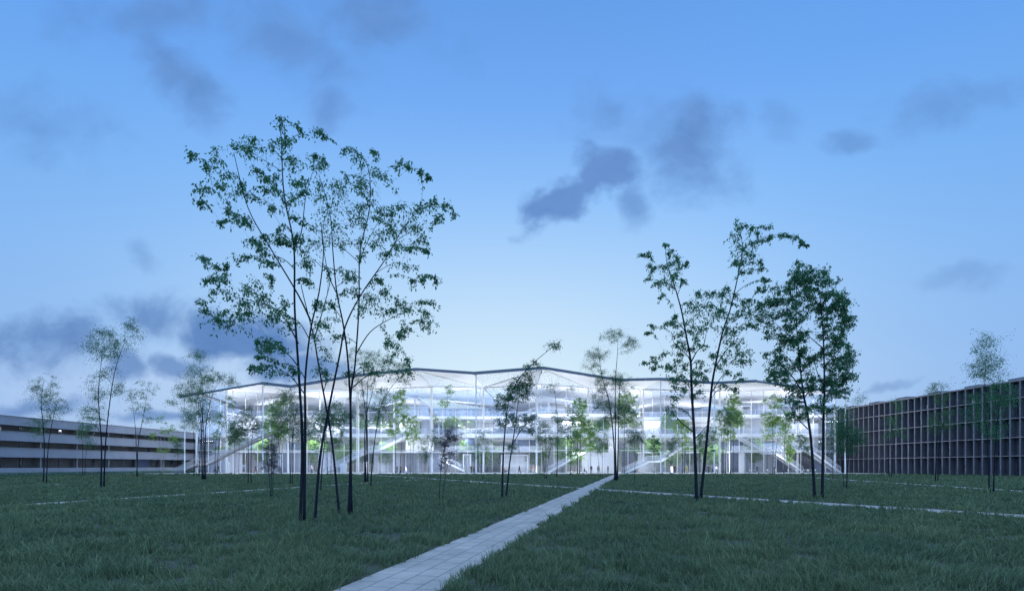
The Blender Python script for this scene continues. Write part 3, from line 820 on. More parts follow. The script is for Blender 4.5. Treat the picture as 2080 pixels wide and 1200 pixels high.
def grow(name, label, group, base, stems, clumps, r0, leaf_len, per_clump, leaf='leaf', bark='bark', seed=1, spread=0.6, twigs=7, low=0.28, detail=True, cat='tree', droop=0.5, split=1):
    """stems: list of world polylines (dicts: pts, r0, r1); clumps: list of (Vector, radius)"""
    rng = np.random.default_rng(seed); rnd = random.Random(seed)
    root = thing(name, label, cat, base, group)
    mbs = []; SP = []; SR = []; SO = []; zmin = base[2]
    allz = [p.z for s in stems for p in s['pts']]; H = max(allz) - zmin
    for s in stems:
        pl = bez(s['pts'], 5); n = len(pl)
        rs = [s['r0'] + (s['r1'] - s['r0']) * (j / (n - 1)) ** 0.85 for j in range(n)]
        if s.get('flare', True):
            rs[0] *= 1.25; mbs.append((MB(), pl)); own = len(mbs) - 1
        else:
            own = min(range(len(mbs)), key=lambda k: min((p - pl[0]).length for p in mbs[k][1]))
        mb = mbs[own][0]; mb.tube(pl, rs, 8 if detail else 6)
        for p, r in zip(pl, rs):
            if p.z - zmin > low * H or not s.get('flare', True): SP.append(np.array(p)); SR.append(r); SO.append(own)
    order = []
    arr = np.array(SP)
    cl = []
    for c, r in clumps:
        for k in range(split):
            cl.append((np.array(c) + (rng.normal(0, 0.55 * r, 3) if k else 0), r * (0.85 if split > 1 else 1.0)))
    todo = sorted(cl, key=lambda c: np.min(np.linalg.norm(arr - c[0], axis=1)))
    leaves = []
    for c, r in todo:
        arr = np.array(SP); dv = c - arr; dist = np.linalg.norm(dv, axis=1)
        pen = np.maximum(0, 0.35 * dist - dv[:, 2]) * 1.3                 # branches climb away from their parent
        pen += 0.5 * np.array([0.012 / max(rr_, 0.004) for rr_ in SR]) * 0.3
        j = int(np.argmin(dist + pen)); q = arr[j]; d = dist[j]
        own = SO[j]; mb = mbs[own][0]
        if d > 0.02:
            up = 0.16 * d
            side = rng.normal(0, 0.07 * d, 3)
            m1 = q + (c - q) * 0.35 + np.array([0, 0, up]) + side; m2 = q + (c - q) * 0.72 + np.array([0, 0, up * 0.9]) + side * 0.6
            pl = bez([Vector(q), Vector(m1), Vector(m2), Vector(c)], 4)
            ra = min(SR[j] * 0.62, 0.004 + 0.009 * d * (r0 / 0.06) ** 0.5 + 0.002); rb = max(0.0022 * (leaf_len / 0.1), ra * 0.3)
            rs = [ra + (rb - ra) * (k / (len(pl) - 1)) for k in range(len(pl))]
            mb.tube(pl, rs, 5 if detail else 4)
            if d > 0.7 * r and detail:
                kk = int(per_clump * 0.42 * min(3.0, d / r)); tt = rng.uniform(0.3, 1.0, kk) * (len(pl) - 1)
                PA = np.array([tuple(p) for p in pl]); i0 = np.minimum(tt.astype(int), len(pl) - 2); ff = (tt - i0)[:, None]
                bp = PA[i0] * (1 - ff) + PA[i0 + 1] * ff + rng.normal(0, 0.20 * r, (kk, 3)); bp[:, 2] -= np.abs(rng.normal(0, 0.16 * r, kk))
                leaves.append(bp)
            for p, rr_ in zip(pl[2:], rs[2:]): SP.append(np.array(p)); SR.append(rr_); SO.append(own)
        out = (c - q) / (d + 1e-6)
        nt = max(2, int(twigs * rnd.uniform(0.7, 1.3)))
        for t in range(nt):
            dr = rng.normal(0, 0.75, 3) + out * 0.55; dr[2] = dr[2] * 0.6 + 0.12
            dr /= np.linalg.norm(dr) + 1e-6
            ln = r * (rng.uniform(0.6, 1.5) if rng.random() < 0.8 else rng.uniform(1.5, 2.2))
            a = c - out * r * 0.35 + rng.normal(0, 0.12 * r, 3)
            e1 = a + dr * ln * 0.55 + np.array([0, 0, 0.04 * ln]); e2 = a + dr * ln + np.array([0, 0, -droop * 1.4 * ln * rng.uniform(0.2, 1.0)])
            if detail: mb.tube([a, e1, e2], [0.0032, 0.0022, 0.0012], 3)
            k = max(1, int(per_clump / nt * rng.uniform(0.6, 1.4)))
            ts = rng.uniform(0.12, 1.0, k) ** 0.85
            pos = ((1 - ts) ** 2)[:, None] * a + (2 * ts * (1 - ts))[:, None] * e1 + (ts ** 2)[:, None] * e2
            leaves.append(pos + rng.normal(0, 0.19 * r + 0.008, (k, 3)))
    for mb, pl in mbs: mb.build('trunk', M[bark], root, True)
    leaf_cloud('crown', np.concatenate(leaves), rng, leaf_len, M[leaf], root)
    return root

def ellipse_clumps(rnd, els, d, rpx, depth_k=0.6):
    """scatter clump centres inside photo ellipses (cx, cy, rx, ry, n), each at its own depth"""
    out = []
    for (cx, cy, rx, ry, n) in els:
        for k in range(n):
            while True:
                a, c_, e = rnd.uniform(-1, 1), rnd.uniform(-1, 1), rnd.uniform(-1, 1)
                if a * a + c_ * c_ + e * e < 1: break
            dd = d + e * rx * d / FPX * depth_k
            out.append((P(cx + a * rx, cy + c_ * ry, dd), rpx * rnd.uniform(0.7, 1.3) * d / FPX))
    return out
def px_stem(pts, r0, r1, rnd, wob=0.12, flare=True, d=None, dz=None):
    """photo polyline to a world polyline; the first point stands on the ground"""
    d0 = d if d else gdepth(pts[0][1]); out = []; drift = rnd.uniform(-1, 1) * wob if dz is None else dz
    n = len(pts)
    for k, (px, py) in enumerate(pts):
        dd = d0 + drift * k / max(1, n - 1) * d0 * 0.12
        out.append(P(px, py, dd))
    if flare: out[0].z = 0.0
    return {'pts': out, 'r0': r0, 'r1': r1, 'flare': flare}

# ---- the big near group on the left (crop coordinates x/2.222+360, y/2.222+220)
def A(x, y): return (360 + x / 2.222, 220 + y / 2.222)
LC = [(250,160,45),(180,240,50),(130,260,35),(60,220,22),(110,370,35),(95,430,20),(210,360,45),(270,380,55),(340,400,35),(290,330,40),(230,290,40),(350,180,45),(310,170,35),(370,280,30),(400,320,25),(440,170,40),(490,230,60),(530,250,45),(460,80,25),(500,140,35),(570,110,35),(630,110,30),(660,130,20),(450,300,40),(540,330,40),(440,360,35),(510,380,50),(430,440,35),(560,380,30),(520,490,30),(470,400,40),(220,470,30),(260,480,35),(195,520,20),(300,490,30),(610,270,45),(640,340,50),(660,250,30),(620,220,20),(640,390,45),(700,350,50),(740,330,40),(760,300,25),(660,450,55),(720,440,55),(780,460,55),(830,450,40),(640,520,55),(700,530,60),(690,580,70),(740,600,40),(620,600,45),(790,500,50),(840,520,35),(760,180,25),(810,200,30),(830,250,40),(880,280,55),(920,300,40),(850,330,45),(870,370,40),(810,350,30),(890,190,25),(980,260,35),(1040,260,30),(1100,280,22),(1140,310,10),(1020,440,55),(1060,470,50),(1110,440,40),(1170,420,35),(1220,430,30),(1250,480,20),(1180,500,25),(1030,520,50),(1090,540,40),(1120,590,35),(1120,640,20),(970,470,30),(930,450,30),(890,490,30),(920,560,45),(900,600,40),(960,530,30),(990,620,45),(960,660,35),(1050,630,25),(1050,720,40),(1070,780,20),(1110,770,15),(1160,760,25),(120,670,25),(170,710,25),(270,690,35),(220,710,25),(130,780,30),(200,780,45),(150,830,35),(110,870,30),(230,840,50),(200,920,45),(180,960,30),(240,960,40),(290,870,45),(310,790,40),(350,830,50),(370,880,50),(280,940,40),(320,930,30),(420,900,45),(480,890,40),(400,840,30),(430,940,35),(350,600,35),(340,590,25),(400,580,25),(460,580,30),(380,660,35),(410,700,35),(430,770,25),(460,600,30),(560,590,40),(560,640,50),(580,700,40),(540,570,30),(660,720,35),(590,770,25),(360,1050,30),(380,1100,40),(350,1170,25),(430,1050,40),(460,1060,30),(430,1130,35),(400,1080,30),(500,960,40),(620,860,30),(660,900,40),(700,880,30),(680,980,45),(640,960,35),(620,1030,35),(720,1040,40),(690,1110,40),(740,840,25),(760,760,30),(800,840,35),(870,850,40),(850,900,40),(900,860,50),(950,840,45),(930,900,55),(960,900,40),(1020,870,40),(1050,910,35),(1020,970,35),(1030,1030,30),(1060,1000,30),(1110,870,25),(1130,920,30),(1140,990,35),(1110,960,25),(920,780,25),(930,820,30),(800,760,35),(840,650,35),(820,600,40),(970,1060,30),(1040,1130,25),(1000,1080,30),
      (420,1190,30),(520,1180,30),(640,1160,40),(680,1200,35),(780,1190,30),(850,1150,35),(900,1190,30),(960,1140,30),(1000,1190,30),(1050,1200,25)]
def big_left():
    rnd = random.Random(12)
    def stem(base, pts, r0, r1, dz=None): return px_stem([base] + [A(*p) if p[0] > -1 else p[1] for p in pts], r0, r1, rnd, dz=dz)
    def br(pts, d, r0, r1, dz): return px_stem([A(*p) for p in pts], r0, r1, rnd, flare=False, d=d, dz=dz)
    q = lambda x, y: (-5, (x, y))
    dA = gdepth(1063); dB = gdepth(1055); dC = gdepth(1045)
    trees = [
        ('tall slender birch with paired trunks, leftmost of the near clump on the left', (613, 1063), dA,
         [stem((610, 1063), [q(614, 900), q(607, 760), (530, 900), (526, 620), (482, 390), (470, 150), (462, 70)], 0.046, 0.008, 0.3),
          stem((618, 1062), [q(620, 860), q(620, 770), (602, 1000), (640, 830), (660, 650), (650, 520)], 0.040, 0.008, -0.5),
          br([(603, 960), (545, 840), (420, 630), (320, 450), (255, 200)], dA, 0.026, 0.007, -1.0),
          br([(546, 1060), (485, 950), (415, 890), (260, 850)], dA, 0.022, 0.007, 1.2),
          br([(546, 1165), (500, 1110), (430, 1070)], dA, 0.02, 0.006, 0.5),
          br([(525, 640), (560, 560), (580, 400), (610, 290)], dA, 0.02, 0.006, 0.8)],
         lambda x, y: x < 600),
        ('slim birch leaning right, its trunk crossing another in the near left clump', (640, 1055), dB,
         [stem((640, 1055), [q(650, 930), q(668, 830), q(690, 720), (760, 980), (830, 840), (940, 680), (1020, 540), (1100, 445)], 0.042, 0.007, 0.4),
          br([(940, 680), (990, 600), (1080, 540)], dB, 0.016, 0.006, 0.7)],
         lambda x, y: x > 880 and y < 800),
        ('slim birch leaning left, its trunk crossing another in the near left clump', (689, 1045), dC,
         [stem((689, 1045), [q(676, 910), q(663, 830), (640, 1170), (618, 1040), (596, 950), (566, 830), (562, 795), (590, 770)], 0.040, 0.008, 0.8),
          br([(618, 1040), (660, 900), (690, 760), (640, 690)], dC, 0.02, 0.006, 1.2)],
         lambda x, y: 590 <= x < 700 and y > 690),
        ('tall twin trunk birch standing upright, rightmost of the near clump on the left', (711, 1045), dC,
         [stem((708, 1045), [q(713, 880), (772, 1160), (750, 980), (720, 830), (702, 640), (690, 480), (640, 300)], 0.042, 0.007, -0.6),
          stem((714, 1044), [q(712, 820), (802, 1160), (820, 900), (825, 650), (868, 450), (862, 270), (800, 190)], 0.040, 0.007, 0.5),
          br([(806, 1110), (870, 1010), (960, 950), (1040, 910)], dC, 0.021, 0.006, -0.8),
          br([(824, 700), (850, 620), (930, 470)], dC, 0.02, 0.006, 0.9),
          br([(722, 840), (680, 740), (650, 560)], dC, 0.022, 0.006, -0.9)],
         lambda x, y: True)]
    left = list(LC)
    for k, (label, bp, d, stems, sel) in enumerate(trees):
        mine = [c for c in left if sel(c[0], c[1])]; left = [c for c in left if not sel(c[0], c[1])]
        cl = []
        for (x, y, r) in mine:
            px, py = A(x, y); dd = d + rnd.uniform(-1, 1) * 1.3
            cl.append((P(px, py, dd), r / 2.222 * d / FPX))
        base = P(bp[0], bp[1], d); base.z = 0
        grow('birch_tree', label, 'birches on the lawn', base, stems, cl, 0.06, 0.098, 31, seed=30 + k, twigs=5, split=2, low=0.22)
big_left()

# ---- the two near groups on the right (crop coordinates x/3.244+1280, y/3.244+430)
def B(x, y): return (1280 + x / 3.244, 430 + y / 3.244)
RC = [(700,110,35),(680,180,35),(740,90,30),(860,95,30),(800,110,25),(830,140,20),(720,230,50),(760,260,50),(800,210,35),(850,190,40),(880,180,30),(820,290,45),(860,330,35),(800,380,40),(760,340,35),(720,340,40),(690,330,20),(870,370,20),(740,400,20),(980,155,30),(930,160,20),(1040,160,20),(1100,165,20),(1130,210,15),(1155,225,12),(1120,190,10),(80,285,20),(130,290,25),(120,350,30),(110,440,30),(150,390,25),(230,220,20),(250,270,30),(310,290,40),(330,340,40),(270,340,55),(220,370,50),(250,420,50),(300,400,35),(340,440,25),(260,490,40),(190,490,40),(210,540,30),(180,460,25),(370,330,20),(440,540,30),(510,530,35),(550,530,25),(400,590,35),(450,590,50),(500,620,45),(420,650,45),(480,680,50),(550,610,50),(590,600,35),(620,540,35),(650,510,30),(700,550,35),(660,600,30),(610,640,45),(600,690,50),(540,700,45),(560,760,55),(500,760,40),(420,740,45),(390,780,45),(430,820,45),(300,680,20),(270,740,35),(310,750,30),(220,740,30),(150,760,25),(110,800,20),(280,820,40),(300,870,40),(320,810,35),(350,870,30),(330,940,35),(640,760,45),(680,790,45),(740,760,45),(780,740,40),(820,750,25),(690,700,35),(630,850,50),(690,860,55),(740,840,45),(650,930,50),(720,930,50),(770,920,45),(740,1000,45),(690,990,45),(790,980,30),(620,990,40),(650,1060,30),(720,1060,30),(760,600,35),(790,580,25),(750,640,35),(800,640,30),(850,500,30),(890,440,25),(870,520,20),(910,450,12),(100,990,25),(150,980,30),(210,950,30),(160,1030,20),(240,1020,30),(280,1040,40),(310,990,40),(350,1010,35),(440,1080,45),(480,1060,35),(500,1100,30),(330,1070,35),(260,1090,30),(290,1140,40),(350,1120,40),(440,1130,40),(480,990,35),(530,940,35),(500,880,35),
      (350,1190,40),(300,1210,35),(420,1210,40),(250,1290,30),(280,1320,30),(470,1180,30),(640,1150,30),(690,1170,25)]
def big_right():
    rnd = random.Random(5); d = gdepth(1015.5)
    def stem(base, pts, r0, r1, dz): return px_stem([base] + [B(*p) if p[0] > -1 else p[1] for p in pts], r0, r1, rnd, dz=dz)
    def br(pts, r0, r1, dz): return px_stem([B(*p) for p in pts], r0, r1, rnd, flare=False, d=d, dz=dz)
    q = lambda x, y: (-5, (x, y))
    SL = [stem((1415, 1016), [q(1411, 900), (406, 1180), (398, 980), (370, 820), (340, 660), (290, 480), (245, 350), (232, 230)], 0.078, 0.009, 0.2),
          br([(404, 985), (440, 920), (490, 860), (512, 690)], 0.034, 0.008, 0.8), br([(400, 1010), (380, 950), (300, 880), (280, 830)], 0.03, 0.007, -0.9),
          br([(420, 1500), (480, 1440), (540, 1360)], 0.03, 0.007, 0.3)]
    SR_ = [stem((1423, 1014), [q(1435, 900), (535, 1180), (560, 1020), (610, 790), (660, 640), (715, 400), (740, 240), (720, 110)], 0.072, 0.009, -0.2),
           br([(556, 1035), (600, 960), (660, 880), (730, 850)], 0.034, 0.008, 0.8), br([(742, 250), (850, 180), (960, 152), (1100, 166), (1160, 225)], 0.014, 0.004, 0.3),
           br([(612, 780), (700, 660), (780, 600), (880, 460)], 0.02, 0.006, 0.9), br([(545, 1180), (600, 1090), (650, 1060)], 0.025, 0.006, -0.6)]
    for k, (label, bp, stems, sel) in enumerate([
        ('tall forked birch with a leaning bare top, left of the pair right of the path', (1415, 1016), SL, lambda x: x < 505),
        ('tall birch with long arching tip twig, right one of the pair right of the path', (1423, 1014), SR_, lambda x: x >= 505)]):
        cl = []
        for (x, y, r) in RC:
            if sel(x):
                px, py = B(x, y); dd = d + rnd.uniform(-1, 1) * 1.6
                cl.append((P(px, py, dd), r / 3.244 * d / FPX))
        base = P(*bp, d); base.z = 0
        grow('birch_tree', label, 'birches on the lawn', base, stems, cl, 0.08, 0.120, 30, seed=60 + k, twigs=5, split=2, low=0.25)
    # the dense pair further right
    d2 = gdepth(1013.2)
    def br2(pts, r0, r1, dz): return px_stem([B(*p) for p in pts], r0, r1, rnd, flare=False, d=d2, dz=dz)
    T1 = [px_stem([(1655, 1013.5), (1648, 900), (1638, 830), B(1140, 1190), B(1118, 1000), B(1100, 800), B(1092, 600), B(1110, 380)], 0.072, 0.009, rnd, dz=0.2),
          br2([(1140, 1190), (1060, 1075), (960, 970)], 0.04, 0.008, -0.8), br2([(1125, 1060), (1200, 980), (1290, 900)], 0.038, 0.008, 0.9),
          br2([(1145, 1230), (1190, 1150), (1190, 1050)], 0.03, 0.007, 0.4), br2([(1105, 860), (1010, 780), (900, 690)], 0.026, 0.006, -0.5),
          br2([(1170, 1430), (1080, 1330), (1040, 1240)], 0.03, 0.007, 0.6)]
    T2 = [px_stem([(1670, 1013), (1672, 900), (1673, 830), B(1280, 1190), B(1276, 900), B(1264, 700), B(1240, 500), B(1190, 350)], 0.072, 0.009, rnd, dz=-0.2),
          br2([(1278, 1150), (1230, 1050), (1215, 960)], 0.03, 0.008, 0.6), br2([(1277, 1030), (1340, 950), (1400, 880)], 0.036, 0.008, -0.7),
          br2([(1272, 900), (1190, 830), (1130, 760)], 0.03, 0.008, 0.8), br2([(1262, 700), (1340, 620), (1400, 560)], 0.026, 0.007, 0.5),
          br2([(1280, 1260), (1340, 1130), (1420, 1060)], 0.03, 0.007, 0.5)]
    def els(l): return [(1280 + a / 3.244, 430 + b_ / 3.244, c / 3.244, e / 3.244, n) for a, b_, c, e, n in l]
    E1 = els([(1110, 400, 110, 90, 14), (1060, 560, 150, 130, 26), (900, 660, 90, 100, 16), (1090, 740, 160, 130, 22), (1060, 930, 170, 110, 26), (1000, 1080, 130, 90, 16), (960, 600, 60, 60, 6), (920, 800, 60, 40, 4), (1060, 1210, 110, 60, 10), (920, 1010, 60, 60, 6), (1130, 1330, 120, 50, 7), (1190, 1110, 60, 90, 9)])
    E2 = els([(1220, 400, 110, 90, 14), (1250, 540, 160, 120, 26), (1390, 580, 80, 70, 14), (1340, 700, 130, 120, 20), (1420, 730, 50, 90, 8), (1330, 880, 140, 120, 22), (1380, 1040, 110, 90, 20), (1430, 980, 50, 70, 8), (1320, 1150, 120, 70, 14), (1440, 1060, 40, 50, 4), (1290, 1260, 110, 60, 8)])
    for k, (label, bp, st, E) in enumerate([('dense leafy birch, left trunk of the tall pair before the right end of the hall', (1655, 1013.5), T1, E1),
                                            ('dense leafy birch, right trunk of the tall pair before the right end of the hall', (1670, 1013), T2, E2)]):
        cl = ellipse_clumps(rnd, E, d2, 10.5, 0.75)
        base = P(*bp, d2); base.z = 0
        grow('birch_tree', label, 'birches on the lawn', base, st, cl, 0.08, 0.122, 27, seed=80 + k, twigs=5, split=2, low=0.25)
big_right()

# ---- the scattered trees: label, stems as photo polylines (first point at the ground), crown ellipses, look
def mid_tree(label, stems, els, leaf='leaf', seed=0, rk=1.0, dens=1.0, bark='bark', d=None, ll=None, group='young trees on the lawn', rpx=None, per=None, name='young_tree', droop=0.5):
    rnd = random.Random(seed * 7 + 3)
    d0 = d if d else gdepth(stems[0][0][1])
    H = max(ZP(p[1], d0) for s in stems for p in s if p != 'b')
    rr0 = max(0.022, 0.0062 * H) * rk
    ss = [px_stem([p for p in s if p != 'b'], rr0 * (0.4 if 'b' in s else 1.0 if k == 0 else 0.85), 0.008, rnd, wob=0.6, flare='b' not in s, d=(d0 if d or 'b' in s else None)) for k, s in enumerate(stems)]
    if rpx is None: rpx = max(3.2, 0.50 * FPX / d0)
    cl = ellipse_clumps(rnd, [(a, b_, c, e, max(1, int(n * dens * (2.05 if d0 > 45 else 1.7)))) for a, b_, c, e, n in els], d0, rpx, 0.8)
    if leaf == 'leaf' and d0 > 45: leaf = 'leaf_mid'  # paler leaf nearer the hall, its glow put into the colour
    leaf_len = ll if ll else max(0.085, 0.00165 * d0)
    base = Vector(ss[0]['pts'][0])
    return grow(name, label, group, base, ss, cl, rr0, leaf_len, per if per else (62 if d0 > 90 else 50), leaf=leaf, bark=bark, seed=200 + seed, twigs=6, low=0.2, detail=d0 < 60, droop=droop)

T = mid_tree
T('thin leaning tree at the far left in front of the banded block', [[(278, 968), (281, 900), (292, 840), (300, 790)], [(279, 968), (275, 870), (268, 820)]], [(295, 790, 30, 22, 12), (285, 825, 26, 20, 9), (300, 850, 12, 10, 4), (270, 800, 18, 20, 5)], seed=1)
T('pale stemmed yellow green sapling in front of the banded block', [[(330, 961), (326, 910), (316, 875)], [(333, 961), (333, 900), (338, 865)]], [(340, 868, 16, 12, 7), (308, 885, 12, 7, 4), (352, 892, 10, 9, 5), (330, 913, 14, 7, 4), (330, 852, 14, 8, 3)], 'leaf_lit', 2, bark='bark_pale', d=112)
T('tall wispy tree with four dark stems at the left corner of the hall', [[(411, 975), (410, 880), (412, 800), (405, 740)], [(417, 975), (418, 870), (432, 800), (450, 770)], [(414, 975), (413, 860), (400, 790)], [(404, 968), (408, 870), (400, 800)]], [(405, 765, 36, 30, 26), (400, 800, 38, 26, 24), (400, 722, 22, 12, 7), (445, 765, 36, 10, 9), (470, 778, 14, 8, 4), (385, 845, 26, 30, 16), (420, 835, 26, 26, 14), (350, 815, 14, 6, 3), (365, 790, 14, 18, 6)], seed=3, dens=1.9)
T('slim dark stemmed tree just left of the corner column of the hall', [[(394, 968), (394, 900), (390, 840)], [(400, 967), (402, 900), (410, 850)]], [(390, 830, 22, 28, 12), (405, 860, 20, 18, 8)], seed=4)
T('short twin stem tree standing on the lawn left of the near clump', [[(504, 983), (504, 900), (500, 850)], [(510, 983), (511, 900), (520, 840)]], [(485, 868, 24, 16, 16), (515, 862, 22, 22, 16), (500, 840, 26, 14, 10), (475, 885, 14, 8, 5)], seed=5, dens=1.5)
T('grey lavender sapling of fine twigs on the lawn left of the near clump', [[(550, 1012), (546, 960), (540, 920)], [(553, 1012), (556, 950), (562, 915)], [(551, 1012), (551, 940), (550, 900)]], [(548, 905, 20, 22, 34), (545, 945, 20, 18, 22), (558, 930, 12, 26, 16)], 'leaf_grey', 6, ll=0.05, rpx=7, per=22, rk=0.7)
T('broad leafy tree with paired stems directly left of the near clump', [[(590, 985), (588, 900), (580, 830)], [(594, 985), (594, 890), (605, 820)]], [(575, 830, 32, 26, 22), (600, 860, 30, 34, 24), (560, 870, 20, 24, 12), (625, 870, 20, 30, 12), (590, 800, 24, 14, 8)], seed=7, dens=1.5)
T('bright green tree at the foot of the hall left of the near clump', [[(569, 962), (566, 890), (560, 830)], [(572, 962), (574, 900), (580, 840)]], [(555, 835, 18, 26, 26), (570, 870, 20, 26, 26), (548, 870, 14, 18, 10), (575, 815, 16, 14, 8)], 'leaf_lit', 8, d=113)
T('small pale tree between stair and hall on the left', [[(477, 963), (477, 905), (474, 860)], [(485, 963), (486, 910), (490, 870)]], [(472, 885, 17, 22, 18), (488, 880, 14, 24, 14), (480, 860, 20, 10, 6)], 'leaf', 9)
T('shady tree seen through the crossing trunks of the near clump', [[(651, 998), (656, 930), (665, 860), (680, 800)]], [(660, 850, 24, 30, 18), (690, 840, 26, 26, 16), (640, 880, 18, 22, 10)], seed=10)
T('leafy tree behind the crossing trunks at the foot of the hall', [[(665, 965), (664, 900), (660, 850)], [(672, 965), (676, 880), (682, 830)]], [(660, 860, 22, 26, 22), (685, 850, 22, 34, 26), (675, 900, 20, 16, 12), (690, 890, 16, 14, 8)], seed=11, dens=1.2)
T('upright dark tree with three stems right of the near clump', [[(743, 979), (744, 880), (746, 800), (750, 740)], [(747, 979), (746, 880), (738, 800), (730, 750)], [(741, 979), (742, 860), (758, 790), (770, 730)]], [(765, 730, 46, 22, 20), (800, 745, 30, 16, 10), (740, 770, 40, 26, 16), (725, 820, 22, 36, 12), (770, 800, 24, 26, 9), (760, 840, 24, 24, 9), (820, 745, 20, 8, 4), (720, 720, 24, 18, 8)], seed=12)
T('tree leaning far right with a single bent stem right of the near clump', [[(753, 990), (757, 930), (765, 870), (775, 820), (800, 780), (818, 765)]], [(790, 800, 22, 18, 8), (815, 770, 20, 12, 6), (770, 830, 20, 14, 6), (785, 850, 14, 12, 4)], seed=13)
T('bright green poplar like tree at the foot of the hall beside the rising stair', [[(804, 963), (804, 880), (808, 810)], [(812, 962), (816, 900), (822, 850)]], [(812, 805, 15, 20, 22), (812, 840, 24, 24, 30), (800, 862, 20, 20, 18), (825, 862, 18, 24, 20), (795, 880, 12, 14, 6)], 'leaf_lit', 14, d=112)
T('small bright green tree at the upper end of the rising stair', [[(834, 962), (834, 900), (838, 865)], [(839, 962), (840, 900), (845, 870)]], [(838, 860, 14, 18, 16), (832, 890, 12, 16, 10), (846, 880, 10, 14, 8)], 'leaf_lit', 15, d=113)
T('thin light green tree with a high tuft before the white column', [[(904, 962), (904, 900), (905, 850), (907, 790)]], [(910, 790, 16, 10, 7), (905, 815, 18, 10, 8), (882, 850, 8, 8, 3), (918, 850, 14, 8, 5)], 'leaf_lit', 16, d=111, rk=0.7)
T('sparse grey sapling with two thin stems leaning apart on the middle lawn', [[(892, 1018), (896, 950), (906, 900), (920, 870)], [(898, 1016), (908, 950), (925, 900)]], [(905, 890, 22, 20, 30), (925, 880, 16, 20, 20), (912, 925, 22, 18, 22), (895, 945, 10, 10, 6)], 'leaf_grey', 17, ll=0.055, rpx=6.5, per=16, rk=0.8)
T('small grey leaved tree right of the rising stair', [[(872, 974), (868, 930), (862, 890)], [(874, 974), (876, 920), (880, 890)]], [(868, 905, 18, 20, 20), (880, 890, 14, 18, 12), (858, 925, 10, 12, 6)], 'leaf', 18, rk=0.7)
T('small forked tree right of the dark front column', [[(981, 974), (973, 935), (968, 895)], [(981, 974), (986, 930), (990, 890)]], [(975, 890, 12, 20, 11), (990, 895, 12, 22, 10), (968, 920, 8, 10, 4)], 'leaf', 19, rk=0.75)
T('twin stem dark tree with one long leaning shoot before the middle of the hall', [[(1020, 1012), (1022, 930), (1027, 860), (1034, 812), (1046, 772)], [(1028, 1010), (1036, 935), (1045, 875), (1052, 820), (1058, 782)], ['b', (1033, 816), (1052, 772), (1085, 736), (1113, 712), (1140, 690)], ['b', (1040, 905), (1062, 868), (1088, 845)]], [(1055, 790, 28, 26, 34), (1025, 815, 22, 24, 20), (1070, 775, 16, 22, 14), (1045, 850, 30, 18, 18), (1075, 845, 14, 10, 8), (1090, 740, 14, 8, 4), (1125, 700, 18, 10, 6), (1072, 745, 10, 18, 5), (1016, 860, 12, 12, 6), (1080, 870, 14, 12, 7), (1045, 905, 16, 10, 6)], 'leaf', 20, ll=0.085, rpx=9, per=24, rk=1.25)
T('small fan shaped tree with three stems in front of the thin middle column', [[(1106, 972), (1104, 930), (1098, 880)], [(1109, 972), (1109, 920), (1108, 870)], [(1110, 972), (1115, 925), (1124, 890)]], [(1106, 866, 14, 10, 12), (1098, 890, 12, 18, 14), (1118, 890, 14, 18, 14), (1110, 915, 14, 12, 8)], seed=21)
T('tall thin single stem tree right of the thin middle column', [[(1131, 969), (1133, 900), (1132, 850), (1127, 800), (1120, 770)]], [(1140, 862, 14, 22, 22), (1132, 890, 14, 14, 12), (1128, 845, 8, 12, 6), (1120, 785, 22, 10, 8), (1160, 788, 10, 5, 3)], seed=22, rk=0.8)
T('feathery mid green tree beside the white open stair', [[(1159, 966), (1160, 900), (1157, 850)]], [(1160, 850, 16, 24, 26), (1160, 885, 16, 22, 22), (1165, 915, 14, 14, 9)], 'leaf', 23)
T('conical bright green tree behind the white open stair', [[(1173, 963), (1174, 880), (1177, 820)], [(1177, 963), (1180, 880), (1184, 830)]], [(1178, 822, 14, 18, 24), (1180, 850, 20, 18, 28), (1186, 880, 22, 22, 28), (1168, 880, 12, 26, 14), (1172, 920, 18, 16, 14)], 'leaf_lit', 24, d=112)
T('green tree with a full crown left of the path end', [[(1200, 963), (1200, 900), (1199, 860)]], [(1200, 868, 16, 22, 28), (1196, 900, 14, 16, 16), (1208, 895, 10, 18, 10)], 'leaf_lit', 25, d=111.5)
T('narrow tree with two close stems left of the path end', [[(1220, 969), (1215, 930), (1212, 890)], [(1223, 969), (1224, 920), (1228, 870)]], [(1222, 870, 14, 22, 18), (1215, 905, 12, 18, 12), (1230, 900, 8, 16, 7)], seed=26)
T('tall three stemmed tree standing on the edge of the path end', [[(1249, 977), (1247, 900), (1238, 820), (1222, 760), (1215, 700)], [(1252, 977), (1250, 880), (1250, 780), (1254, 720), (1255, 690)], [(1254, 977), (1256, 890), (1258, 800), (1262, 760)]], [(1212, 720, 26, 16, 14), (1245, 680, 26, 16, 12), (1280, 700, 16, 22, 9), (1200, 740, 16, 10, 5), (1230, 770, 30, 24, 20), (1265, 780, 26, 24, 18), (1218, 810, 22, 24, 18), (1250, 830, 40, 22, 30), (1275, 840, 26, 26, 20), (1240, 850, 20, 12, 8), (1290, 690, 10, 6, 3)], seed=27, dens=1.05)
T('bright green bushy tree directly behind the tall path side tree', [[(1268, 963), (1268, 880), (1270, 830)]], [(1272, 815, 26, 24, 40), (1288, 850, 18, 20, 18), (1262, 850, 20, 18, 16)], 'leaf_lit', 28, d=113)
T('small lone sapling with a flat little crown right of the path', [[(1288, 984), (1290, 930), (1287, 880)]], [(1288, 880, 20, 12, 16), (1300, 890, 12, 8, 6), (1280, 895, 8, 8, 4)], seed=29, rk=0.8)
T('tiny thin tree before the landing of the long stair', [[(1329, 964), (1329, 925), (1330, 900)]], [(1332, 905, 14, 16, 18), (1328, 890, 10, 8, 6)], seed=30, rk=0.7)
